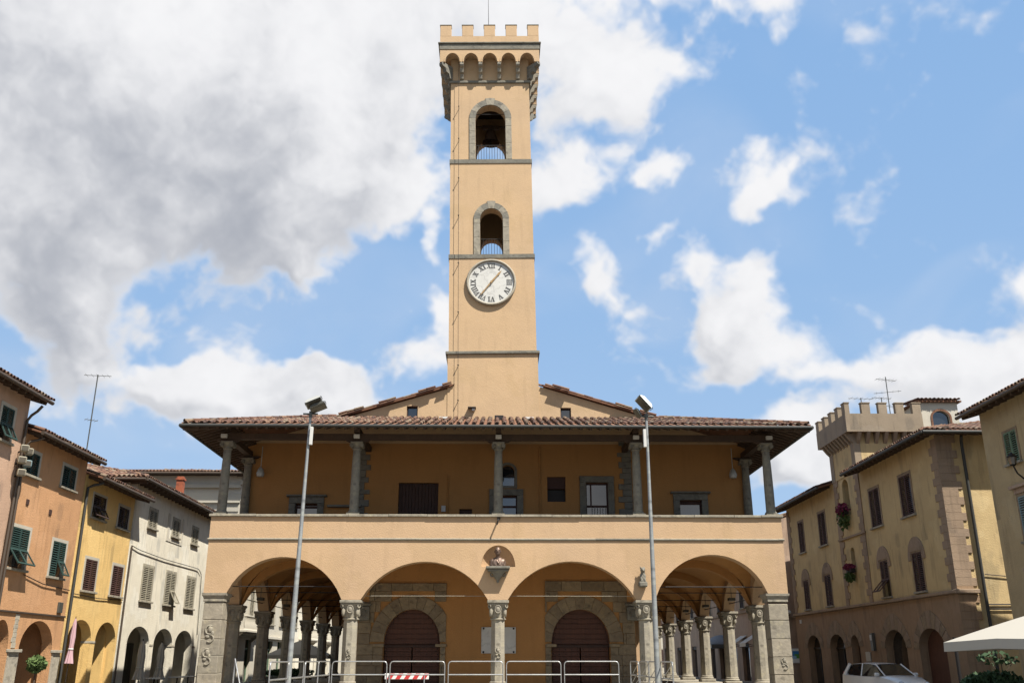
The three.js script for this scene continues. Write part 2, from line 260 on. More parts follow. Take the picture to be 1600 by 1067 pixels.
// clay tiles on a slope: origin = eave start, ue along the eave, up the slope direction us (unit), across [0,W], length Ls; keep(u,s) cuts hips
function tiles(parent, origin, ue, us, W, Ls, pitch, singles, keep = () => true, extraLift = 0) {
  const O = new THREE.Vector3(...origin), U = new THREE.Vector3(...ue).normalize(), S = new THREE.Vector3(...us).normalize(), N = new THREE.Vector3().crossVectors(U, S); if (N.y < 0) N.negate();
  const step = 0.40, rows = Math.floor(Ls / step), cols = Math.floor(W / pitch), rest = [];
  const basis = new THREE.Matrix4(), X = U.clone(); if (new THREE.Vector3().crossVectors(X, N).dot(S.clone().negate()) < 0) X.negate();
  for (let j = 0; j <= rows; j++) for (let i = 0; i <= cols; i++) {
    const u = (i + 0.5) * pitch + rr(-0.015, 0.015), s = j * step + rr(-0.02, 0.02); if (u > W || s > Ls || !keep(u, s)) continue;
    const p = O.clone().addScaledVector(U, u).addScaledVector(S, s - 0.05).addScaledVector(N, 0.02 + extraLift + rr(0, 0.012));
    basis.makeBasis(X, N, S.clone().negate()); const m = new THREE.Matrix4().makeRotationY(rr(-0.05, 0.05)).premultiply(basis); m.multiply(new THREE.Matrix4().makeRotationX(rr(0.0, 0.045))); m.setPosition(p);
    if (j < singles) { const t = add(parent, 'tile', coppo, M.tile[Math.floor(rnd() * M.tile.length)]); t.applyMatrix4(m); } else rest.push(m);
  }
  if (rest.length) { const im = new THREE.InstancedMesh(coppo, M.tileInst, rest.length); im.name = 'tiles'; im.userData.kind = 'stuff'; im.castShadow = im.receiveShadow = true; rest.forEach((m, i) => { im.setMatrixAt(i, m); im.setColorAt(i, M.tileVar[Math.floor(rnd() * 6)]); }); parent.add(im); }
}
// a louvred shutter leaf, w x h, hinged frame in the xy plane, centred on x, bottom at y = 0
const leafCache = new Map();
function shutterLeaf(w, h) {
  const key = w.toFixed(2) + '_' + h.toFixed(2); if (leafCache.has(key)) return leafCache.get(key);
  const s = 0.05, g = [bx(-w / 2, -w / 2 + s, 0, h, -0.02, 0.02), bx(w / 2 - s, w / 2, 0, h, -0.02, 0.02), bx(-w / 2 + s, w / 2 - s, 0, 0.06, -0.02, 0.02), bx(-w / 2 + s, w / 2 - s, h - 0.06, h, -0.02, 0.02)];
  const n = Math.max(5, Math.round(h / 0.098));
  for (let i = 0; i < n; i++) { const y = 0.07 + (h - 0.14) * (i + 0.5) / n; g.push(new THREE.BoxGeometry(w - 2 * s, 0.066, 0.012).rotateX(-0.75).translate(0, y, 0)); }
  const o = mk(...g); leafCache.set(key, o); return o;
}
// window in a facade (local frame: u = x, outward = +z, wall face at z = 0)
function windowAt(house, u0, u1, y0, y1, o = {}) {
  const w = grp(house, 'window'), f = o.frame ?? 0.13, fm = o.frameMat || M.stonePale, x0 = u0 + f, x1 = u1 - f, yb = y0 + (o.sillH ?? 0.09), yt = y1 - f;
  if (f > 0) add(w, 'frame', [bx(u0, x0, yb, y1, -0.1, o.proud ?? 0.025), bx(x1, u1, yb, y1, -0.1, o.proud ?? 0.025), bx(x0, x1, yt, y1, -0.1, o.proud ?? 0.025)], fm);
  add(w, 'sill', [rbox(u1 - u0 + 0.1, o.sillH ?? 0.09, 0.26, (u0 + u1) / 2, y0 + (o.sillH ?? 0.09) / 2, 0.0)], o.sillMat || M.stone);
  add(w, 'pane', [bx(x0, x1, yb, yt, -0.25, -0.235)], M.glass);
  const lw = (x1 - x0) / 2, h = yt - yb, sm = o.shut || M.shutBrown, lz = 0.0;
  if (o.mode === 'awning') {            // upper half shut, lower half pushed out at the foot
    for (const k of [0, 1]) {
      const cx = x0 + lw * (k + 0.5), top = add(w, 'shutter', shutterLeaf(lw - 0.01, h * 0.52), sm); top.position.set(cx, yb + h * 0.48, lz);
      const low = add(w, 'shutter', shutterLeaf(lw - 0.01, h * 0.46), sm); low.position.set(cx, yb + h * 0.47, lz + 0.03); low.rotation.x = Math.PI - (o.tilt ?? 0.6);
    }
  } else if (o.mode === 'half') {
    const a = add(w, 'shutter', shutterLeaf(lw - 0.01, h), sm); a.position.set(x0 + lw * 0.5, yb, lz);
    const b = add(w, 'shutter', shutterLeaf(lw - 0.01, h * 0.54), sm); b.position.set(x1 - lw * 0.5, yb + h * 0.46, lz);
    const c = add(w, 'shutter', shutterLeaf(lw - 0.01, h * 0.45), sm); c.position.set(x1 - lw * 0.5, yb + h * 0.45, lz + 0.03); c.rotation.x = Math.PI - 0.5;
  } else for (const k of [0, 1]) { const a = add(w, 'shutter', shutterLeaf(lw - 0.01, h), sm); a.position.set(x0 + lw * (k + 0.5), yb, lz); }
  return w;
}
// house: local u along the facade, +z outward; openings: holes to cut in the facade wall
function houseBody(h, W, H, depth, mat, holes, o = {}) {
  const sh = shapeOf([[0, 0], [W, 0], [W, H], [0, H]]); sh.holes.push(...holes);
  add(h, 'facade_wall', [extrude(sh, 0.42, -0.42)], mat);
  const pd = o.portico ?? 0, py = o.porticoTop ?? 3.7;
  add(h, 'wall', [bx(0, 0.35, 0, H, -depth, -0.425), bx(W - 0.35, W, 0, H, -depth, -0.425), bx(0.35, W - 0.35, 0, H, -depth, -depth + 0.35)], o.sideMat || mat);
  if (pd) { add(h, 'portico_wall', [bx(0.352, W - 0.352, 0, py, -pd - 0.3, -pd)], o.porticoMat || mat); add(h, 'floor_slab', [bx(0.352, W - 0.352, py, py + 0.25, -depth + 0.36, -0.425)], o.porticoMat || mat); }
  add(h, 'room_wall', [bx(0.352, W - 0.352, pd ? py + 0.255 : 0.01, H - 0.02, -3.6, -3.4)], mat);
}
// eave side of a pitched roof over a house in the local frame
function houseRoof(h, W, H, depth, over, slope, o = {}) {
  const r = grp(h, 'roof'), x0 = -(o.e0 ?? 0.05), x1 = W + (o.e1 ?? 0.05), mid = depth / 2, run = mid + over, rise = run * slope, y0 = H - over * slope;
  const t = 0.07, sl = shapeOf([[over, y0], [-mid, y0 + rise], [-depth - over, y0], [-depth - over, y0 + t], [-mid, y0 + rise + t], [over, y0 + t]]);
  const g = extrude(sl, x1 - x0); g.rotateY(-Math.PI / 2); g.translate(x1, 0, 0);   // shape x -> local z
  add(r, 'deck', [g], M.clay);
  for (const e of [0.176, W - 0.176]) { const ga = extrude(shapeOf([[-0.43, H], [-mid, y0 + rise - 0.01], [-depth + 0.01, H]]), 0.34); ga.rotateY(-Math.PI / 2); ga.translate(e + 0.17, 0, 0); add(r, 'gable', [ga], o.gableMat || M.innerShaded); }
  const n = Math.round((x1 - x0) / 0.55), L = over + 0.5, ang = Math.atan(slope);
  for (let i = 0; i < n; i++) { const x = x0 + (i + 0.5) * (x1 - x0) / n; const b = add(r, 'rafter', rafterGeo(L), M.rafter); b.position.set(x, y0 - 0.075, over - 0.04); b.rotation.x = ang; }
  add(r, 'gutter', [new THREE.CylinderGeometry(0.075, 0.075, x1 - x0, 10, 1, false).rotateZ(Math.PI / 2).translate((x0 + x1) / 2, y0 - 0.0, over + 0.075)], o.gutterMat || M.copper);
  tiles(r, [x0, y0 + t, over + 0.06], [1, 0, 0], [0, slope, -1], x1 - x0, Math.min(run, o.tileRun ?? 9) / Math.cos(ang), 0.24, 0);
  return r;
}
// hipped roof: eaves all round
function hipRoof(h, W, H, depth, over, slope, o = {}) {
  const r = grp(h, 'roof'), x0 = -over, x1 = W + over, z1 = over, z0 = -depth - over, y0 = H - over * slope * 0.5, run = Math.min((z1 - z0) / 2, (x1 - x0) / 2), top = y0 + run * slope, t = 0.08;
  const A = [x0, y0, z1], B = [x1, y0, z1], C = [x1, y0, z0], D = [x0, y0, z0], E1 = [x0 + run, top, z1 - run], F1 = [x1 - run, top, z1 - run], F2 = [x1 - run, top, z0 + run], E2 = [x0 + run, top, z0 + run];
  const quad = (a, b, c, d) => { const v = []; for (const p of [a, b, c, a, c, d]) v.push(p[0], p[1] + t, p[2]); for (const p of [a, c, b, a, d, c]) v.push(...p); const g = new THREE.BufferGeometry(); g.setAttribute('position', new THREE.Float32BufferAttribute(v, 3)); g.computeVertexNormals(); g.setAttribute('uv', new THREE.BufferAttribute(new Float32Array(v.length / 3 * 2), 2)); return g; };
  add(r, 'deck', [quad(A, B, F1, E1), quad(B, C, F2, F1), quad(C, D, E2, F2), quad(D, A, E1, E2)], M.clay);
  add(r, 'soffit', [bx(x0 + 0.05, x1 - 0.05, y0 - 0.05, y0 - 0.003, z0 + 0.05, z1 - 0.05)], o.soffitMat || M.beam);
  const k = Math.hypot(1, slope), cut = (L) => (u, s) => s / k < Math.min(u, L - u) + 0.05;
  tiles(r, [x0, y0 + t, z1 + 0.04], [1, 0, 0], [0, slope, -1], x1 - x0, run * k, 0.24, 0, cut(x1 - x0));
  tiles(r, [x0 - 0.04, y0 + t, z1], [0, 0, -1], [1, slope, 0], z1 - z0, run * k, 0.24, 0, cut(z1 - z0));
  add(r, 'gutter', [bar([x0, y0, z1 + 0.07], [x1, y0, z1 + 0.07], 0.075, 8), bar([x0 - 0.07, y0, z1], [x0 - 0.07, y0, z0], 0.075, 8)], o.gutterMat || M.copper);
  const n = Math.round((x1 - x0) / 0.6); for (let i = 0; i < n; i++) { const b = add(r, 'rafter', rafterGeo(over + 0.2), M.rafter); b.position.set(x0 + (i + 0.5) * (x1 - x0) / n, y0 - 0.11, over - 0.03); }
  return r;
}
const rafCache = new Map();
function rafterGeo(L) { const k = L.toFixed(2); if (!rafCache.has(k)) rafCache.set(k, mk(box(0.1, 0.13, L, 0, 0, -L / 2))); return rafCache.get(k); }
function leafCloud(n, rx, ry, rz, size, seedv = 1) {
  const pos = [], nor = []; const q = new THREE.Quaternion(), e = new THREE.Euler(), v = new THREE.Vector3();
  for (let i = 0; i < n; i++) {
    const a = rr(0, 6.283), c = rr(-1, 1), s = Math.sqrt(1 - c * c), R = Math.pow(rnd(), 0.4) * (0.8 + 0.35 * n3(Math.cos(a) * s * 2 + seedv * 9, c * 2, Math.sin(a) * s * 2));
    const C = [Math.cos(a) * s * R * rx, c * R * ry, Math.sin(a) * s * R * rz]; e.set(rr(0, 6), rr(0, 6), rr(0, 6)); q.setFromEuler(e); const k = size * rr(0.6, 1.3);
    const T = [[-0.5, 0, 0], [0, 0.12, 0.5], [0.5, 0, 0], [0, 0.12, -0.5]].map((p) => v.set(p[0] * k * 1.6, p[1] * k, p[2] * k).applyQuaternion(q).toArray()); const nn = v.set(0, 1, 0).applyQuaternion(q).toArray();
    for (const t of [0, 1, 2, 0, 2, 3]) { pos.push(C[0] + T[t][0], C[1] + T[t][1], C[2] + T[t][2]); nor.push(...nn); }
  }
  const g = new THREE.BufferGeometry(); g.setAttribute('position', new THREE.Float32BufferAttribute(pos, 3)); g.setAttribute('normal', new THREE.Float32BufferAttribute(nor, 3)); g.setAttribute('uv', new THREE.BufferAttribute(new Float32Array(pos.length / 3 * 2), 2)); return g;
}
// a solid from a signed distance: box half-size, resolution
function blob(sdf, half, res, centre = [0, 0, 0]) {
  const mc = new MarchingCubes(res, new THREE.MeshBasicMaterial(), false, false, 60000); mc.isolation = 0; const f = mc.field;
  for (let z = 0; z < res; z++) for (let y = 0; y < res; y++) for (let x = 0; x < res; x++) { const P = [x, y, z].map((q) => (q - res / 2) / (res / 2) * half); f[x + y * res + z * res * res] = -sdf(P[0] + centre[0], P[1] + centre[1], P[2] + centre[2]); }
  mc.update(); const n = mc.count ?? mc.geometry.drawRange.count, g = new THREE.BufferGeometry();
  const p = new Float32Array(mc.positionArray.slice(0, n * 3)), nn = new Float32Array(mc.normalArray.slice(0, n * 3)); for (let i = 0; i < p.length; i++) p[i] = p[i] * half + centre[i % 3];
  for (let i = 0; i < nn.length; i += 3) { const l = Math.hypot(nn[i], nn[i + 1], nn[i + 2]) || 1; nn[i] /= l; nn[i + 1] /= l; nn[i + 2] /= l; }
  g.setAttribute('position', new THREE.BufferAttribute(p, 3)); g.setAttribute('normal', new THREE.BufferAttribute(nn, 3)); return buv(g);
}
const smin = (a, b, k) => { const h = clamp(0.5 + 0.5 * (b - a) / k); return lerp(b, a, h) - k * h * (1 - h); };
const ell = (x, y, z, cx, cy, cz, rx, ry, rz) => { const k = Math.hypot((x - cx) / rx, (y - cy) / ry, (z - cz) / rz); return (k - 1) * Math.min(rx, ry, rz); };
const cap = (x, y, z, a, b, ra, rb) => { const d = [b[0] - a[0], b[1] - a[1], b[2] - a[2]], p = [x - a[0], y - a[1], z - a[2]], t = clamp((p[0] * d[0] + p[1] * d[1] + p[2] * d[2]) / (d[0] ** 2 + d[1] ** 2 + d[2] ** 2)); return Math.hypot(p[0] - d[0] * t, p[1] - d[1] * t, p[2] - d[2] * t) - lerp(ra, rb, t); };
// ---------------------------------------------------------------- ground
{
  const texPave = texture(1024, (u, v) => { const n = 16, cu = u * n, cv = v * n * 2, row = Math.floor(cv), c = (cu + (row % 2) * 0.5) % n, i = Math.floor(c), k = VAL[PERM[(PERM[i & 255] + row) & 255]], f = tfbm(u, v, 8, 501, 6); const s = 0.8 + 0.25 * (k - 0.5) + 0.35 * (f - 0.5); return [s, s * 0.98, s * 0.94]; }, 10);
  const ground = add(scene, 'ground', [new THREE.PlaneGeometry(2400, 2400).rotateX(-Math.PI / 2)], new THREE.MeshStandardMaterial({ color: lin(0.21, 0.195, 0.17), map: texPave, roughness: 0.9 }), 'structure');
  ground.userData.label = 'grey stone paving of the open piazza';
  const plat = add(scene, 'platform_pavement', [bx(-12.6, 12.7, 0, 0.42, -77, -39.55), bx(-7.4, 6.2, 0, 0.419, -39.55, -26.8), bx(-12.9, 13.0, 0, 0.21, -39.55, -39.2)], M.stone, 'structure');
  plat.userData.label = 'raised stone pavement under the arcaded town hall';
}

// ---------------------------------------------------------------- town hall
const CX = 0.03;
const hall = thing('town_hall', 'ochre plastered town hall with ground arcade, upper loggia and wide tiled eaves', 'town hall', [CX, 0, -40]);
const FLOOR = 0.42;
const ARCHES = [[-11.25, 4.22, -6.46, 3.95, 5.68], [-5.68, 3.95, -0.38, 3.95, 5.50], [0.44, 3.95, 5.82, 3.95, 5.52], [6.60, 3.95, 11.36, 4.22, 5.80]];
{ // front wall above the arcade
  const pts = [[-12.2, 4.22]]; for (const a of ARCHES) pts.push(...arcPts(...a)); pts.push([12.2, 4.22], [12.2, 7.36], [-12.2, 7.36]);
  const sh = shapeOf(pts); const niche = new THREE.Path(); niche.setFromPoints(roundArch(-0.68, 0.76, 5.29, 0.89, 28).map((q) => new THREE.Vector2(...q))); sh.holes.push(niche);
  add(hall, 'front_wall', [extrude(sh, 0.6, -0.6)], M.facade);
  const P = [], I = [], nt = 28, ns = 10; for (let j = 0; j <= ns; j++) for (let i = 0; i <= nt; i++) { const s = Math.sin(j / ns * Math.PI / 2), t = Math.PI * i / nt; P.push(0.04 + 0.722 * Math.cos(t) * s, 5.289 + 0.892 * Math.sin(t) * s, -0.004 - 0.42 * Math.cos(j / ns * Math.PI / 2)); }
  for (let j = 0; j < ns; j++) for (let i = 0; i < nt; i++) { const a = j * (nt + 1) + i; I.push(a, a + 1, a + nt + 1, a + 1, a + nt + 2, a + nt + 1); }
  const ng = new THREE.BufferGeometry(); ng.setAttribute('position', new THREE.Float32BufferAttribute(P, 3)); ng.setIndex(I); ng.computeVertexNormals(); ng.setAttribute('uv', new THREE.BufferAttribute(new Float32Array(P.length / 3 * 2), 2));
  add(hall, 'niche', [ng, bx(-0.68, 0.76, 5.2, 5.288, -0.59, -0.003)], M.facade);
  // side walls over the side arcades, upper side walls
  for (const s of [-1, 1]) {
    const zs = [0.6, 4.0, 9.7, 15.6, 21.2, 26.8, 32.2, 36], p = [[0.6, 4.0]];
    for (let k = 0; k < zs.length - 1; k++) { const a = zs[k] + (k ? 0.33 : 0.18), b = zs[k + 1] - 0.33; p.push(...arcPts(a, 3.95, b, 3.95, k ? 5.45 : 5.15)); }
    p.push([36, 3.95], [36, 7.36], [0.6, 7.36]);
    const g = extrude(shapeOf(p), 0.55); g.rotateY(Math.PI / 2);      // shape x -> -z
    g.translate(s < 0 ? -12.195 : 11.645, 0, 0); add(hall, 'side_wall', [g], M.facade);
    add(hall, 'upper_side_wall', [bx(s < 0 ? -12.0 : 11.6, s < 0 ? -11.6 : 12.0, 7.0, 11.32, -36, -4.3)], M.facade);
    add(hall, 'aisle_wall', [bx(s < 0 ? -6.3 : 5.9, s < 0 ? -5.9 : 6.3, FLOOR, 6.3, -36, -4.5)], M.innerShaded);
    add(hall, 'parapet_wall', [bx(s < 0 ? -12.19 : 11.65, s < 0 ? -11.65 : 12.19, 7.361, 7.362, -4, -0.6)], M.facade);
  }
  add(hall, 'rear_wall', [bx(-12, 12, FLOOR, 11.32, -36.4, -36.02)], M.facade);
  add(hall, 'upper_floor', [bx(-11.64, 11.64, 6.3, 6.5, -36, -0.62)], M.innerShaded);
}
{ // coping and string course, stone by stone
  let x = -12.28; while (x < 12.28) { const w = Math.min(rr(1.1, 2.1), 12.28 - x); add(hall, 'coping_stone', stoneGeo(w - 0.008, 0.10, 0.78, x + w / 2, 7.414 + rr(-0.008, 0.008), -0.29 + rr(-0.012, 0.012)), M.stone); x += w; }
  x = -12.25; while (x < 12.25) { const w = Math.min(rr(2.0, 3.6), 12.25 - x), g = new THREE.CylinderGeometry(0.055, 0.055, w - 0.006, 8).rotateZ(Math.PI / 2).scale(1, 1.0, 1.1).translate(x + w / 2, 6.42 + rr(-0.006, 0.006), 0.005); add(hall, 'string_course', [g], rnd() < 0.4 ? M.stoneGrey : M.stone); x += w; }
  for (const s of [-1, 1]) { let z = -0.7; while (z > -4) { add(hall, 'coping_stone', stoneGeo(0.75, 0.10, 1.09, s * 11.92, 7.414, z - 0.55), M.stone); z -= 1.1; } }
}
{ // vaults: groin vault per bay, transverse arches
  const vault = (x0, x1, z0, z1, ysp, cx, cz) => {
    const n = 20, P = [], I = [], prof = (t, c) => { const a = 2 * t - 1, h = c - ysp, A = 1, R = (1 + (h * 2 / 1) ** 2 * 0) || 1; return ysp + h * Math.pow(Math.max(0, 1 - a * a), 0.56); };
    for (let j = 0; j <= n; j++) for (let i = 0; i <= n; i++) P.push(lerp(x0, x1, i / n), Math.max(prof(i / n, cx), prof(j / n, cz)), lerp(z0, z1, j / n));
    for (let j = 0; j < n; j++) for (let i = 0; i < n; i++) { const a = j * (n + 1) + i; I.push(a, a + 1, a + n + 1, a + 1, a + n + 2, a + n + 1); }
    const g = new THREE.BufferGeometry(); g.setAttribute('position', new THREE.Float32BufferAttribute(P, 3)); g.setIndex(I); g.computeVertexNormals(); return toCreasedNormals(g, 0.5);
  };
  const vz = (g) => { g.setAttribute('uv', new THREE.BufferAttribute(new Float32Array(g.attributes.position.count * 2), 2)); return g; };
  const zs = [-0.5, -4.0, -9.7, -15.6, -21.2, -26.8, -32.2, -36];
  for (const s of [-1, 1]) for (let k = 0; k < zs.length - 1; k++) add(hall, 'vault', [vz(vault(s < 0 ? -11.66 : 6.28, s < 0 ? -6.28 : 11.66, zs[k], zs[k + 1], 4.0, 5.95, k ? 5.75 : 5.9))], M.innerShaded);
  for (const [x0, x1] of [[-6.28, 0.03], [0.03, 6.28]]) add(hall, 'vault', [vz(vault(x0, x1, -0.5, -4.02, 4.0, 5.95, 5.75))], M.innerShaded);
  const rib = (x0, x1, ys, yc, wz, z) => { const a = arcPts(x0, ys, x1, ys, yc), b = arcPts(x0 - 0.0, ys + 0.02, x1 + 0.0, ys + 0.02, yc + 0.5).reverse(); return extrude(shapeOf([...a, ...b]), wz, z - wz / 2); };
  for (const s of [-1, 1]) for (const z of zs.slice(1, -1)) add(hall, 'transverse_arch', [rib(s < 0 ? -11.6 : 6.32, s < 0 ? -6.32 : 11.6, 3.98, 5.62, 0.5, z)], M.innerShaded);
  for (const x of [-6.07, 0.04, 6.2]) { const g = rib(0.55, 3.95, 3.98, 5.4, 0.5, 0); g.rotateY(Math.PI / 2); g.translate(x, 0, 0); add(hall, 'transverse_arch', [g], M.innerShaded); }
  for (const s of [-1, 1]) for (const z of [-0.3, ...zs.slice(1, 6)]) add(hall, 'tie_rod', [bar([s * 11.7, 4.5, z], [s * 6.2, 4.5, z], 0.022)], M.iron);
  add(hall, 'tie_rod', [bar([-6.07, 4.12, -0.3], [6.2, 4.12, -0.3], 0.012)], M.stonePale);
  for (const s of [-1, 1]) for (let k = 0; k < 5; k++) add(hall, 'tie_rod', [bar([s * 11.92, 4.3, zs[k]], [s * 11.92, 4.3, zs[k + 1]], 0.022)], M.iron);
  // wooden floodlight rails inside the arcade, as hung on the tie rods
  for (const [x, z] of [[-11.4, -6.5], [-11.4, -12.4], [11.4, -6.5], [11.4, -12.4], [11.4, -18]]) add(hall, 'arcade_lamp', [rbox(0.3, 0.14, 0.4, x, 4.36, z), bar([x, 4.4, z], [x, 4.9, z], 0.015)], M.lampDark);
}
// octagonal stone column with carved capital
function column(parent, x, z, top, o = {}) {
  const c = grp(parent, 'column'); c.position.set(x, 0, z); const r = o.r ?? 0.285, ch = 0.78, bh = 0.34;
  add(c, 'base', [rbox(0.82, 0.16, 0.82, 0, FLOOR + 0.08, 0, 0.03), ringLoft([[FLOOR + 0.16, 0.36, 0, 0], [FLOOR + 0.22, 0.38], [FLOOR + 0.27, 0.33], [FLOOR + 0.31, 0.34], [FLOOR + bh, r + 0.015, 0, 1]])], M.stone);
  const h0 = FLOOR + bh, h1 = top - ch, seg = Math.round((h1 - h0) / 1.2), rings = [[h0, r, 0, 1]]; for (let i = 1; i <= seg; i++) rings.push([lerp(h0, h1, i / seg), r * (1 - 0.05 * i / seg), 0, 1]);
  add(c, 'shaft', [ringLoft(rings, 32, 0.35)], o.mat || M.stone);
  const k = top - ch;
  const cg = [ringLoft([[k, r * 0.97, 0, 1], [k + 0.02, r + 0.05], [k + 0.06, r + 0.05], [k + 0.08, r - 0.005, 0, 0.5], [k + 0.3, r + 0.02, 0.25], [k + 0.5, r + 0.07, 0.65], [k + 0.62, r + 0.11, 0.85]], 32, 0.5), rbox(0.9, 0.12, 0.9, 0, top - 0.06, 0, 0.03), rbox(0.82, 0.06, 0.82, 0, top - 0.15, 0, 0.02)];
  for (const sx of [-1, 1]) for (const sz of [-1, 1]) { cg.push(new THREE.TorusGeometry(0.062, 0.034, 5, 10).rotateY(sx * sz * Math.PI / 4).translate(sx * 0.35, top - 0.24, sz * 0.35)); cg.push(new THREE.SphereGeometry(0.085, 7, 5).scale(1, 2.4, 1).translate(sx * 0.285, top - 0.45, sz * 0.285)); }
  for (const a of [0, 1, 2, 3]) cg.push(new THREE.SphereGeometry(0.09, 7, 5).scale(1.0, 2.3, 0.5).translate(0, top - 0.48, r + 0.03).rotateY(a * Math.PI / 2));
  cg.push(new THREE.TorusGeometry(0.125, 0.022, 6, 16).scale(1, 1.2, 1).translate(0, top - 0.36, r + 0.11), new THREE.SphereGeometry(0.11, 10, 6).scale(1, 1.2, 0.4).translate(0, top - 0.36, r + 0.09));
  add(c, 'capital', cg, M.stone);
  return c;
}
for (const x of [-6.07, 0.04, 6.2]) column(hall, x, -0.3, 3.93);
for (const s of [-1, 1]) for (const z of [-4, -9.7, -15.6, -21.2, -26.8, -32.2]) column(hall, s * 11.92, z, 3.93, { r: 0.29 });
// carved relief on a shaft or pier
function relief(parent, x, y, z, s) { const g = [new THREE.TorusGeometry(0.13, 0.03, 5, 12, 4.2).rotateZ(1), new THREE.TorusGeometry(0.11, 0.03, 5, 12, 4.0).rotateZ(4).translate(0.03, -0.26, 0), new THREE.SphereGeometry(0.08, 8, 6).scale(1, 1.4, 0.5).translate(0.02, 0.02, 0), new THREE.SphereGeometry(0.06, 8, 6).scale(1.3, 1, 0.5).translate(-0.05, -0.2, 0), new THREE.SphereGeometry(0.05, 8, 6).scale(1, 1.6, 0.5).translate(0.1, -0.1, 0)].map((q) => q.scale(s, s, s).translate(x, y, z)); add(parent, 'carving', g, M.stone); }
relief(hall, 0.04, 1.95, 0.0, 0.8); relief(hall, -6.07, 1.9, 0, 0.7);
// corner piers of squared blocks
for (const s of [-1, 1]) {
  const p = grp(hall, 'corner_pier'); p.position.set(s * 11.74, 0, -0.42); let y = FLOOR - 0.1;
  while (y < 3.8) { const h = Math.min(rr(0.62, 0.76), 3.86 - y); if (h < 0.1) break; add(p, 'block', stoneGeo(0.80 + rr(-0.015, 0.015), h - 0.012, 0.80 + rr(-0.015, 0.015), rr(-0.006, 0.006), y + h / 2, rr(-0.006, 0.006), 0.025), M.pierVar[Math.floor(rnd() * 3)]); y += h; }
  add(p, 'impost', [rbox(0.86, 0.10, 0.86, 0, 3.92, 0, 0.02), ringLoft([[3.97, 0.42, 1], [4.05, 0.44, 1], [4.12, 0.49, 1], [4.215, 0.5, 1]], 32, 0.4)], M.stone);
  if (s < 0) { relief(p, -0.05, 2.75, 0.41, 1.3); relief(p, -0.08, 1.85, 0.41, 1.2); } else relief(p, 0.05, 1.55, 0.41, 0.9);
}
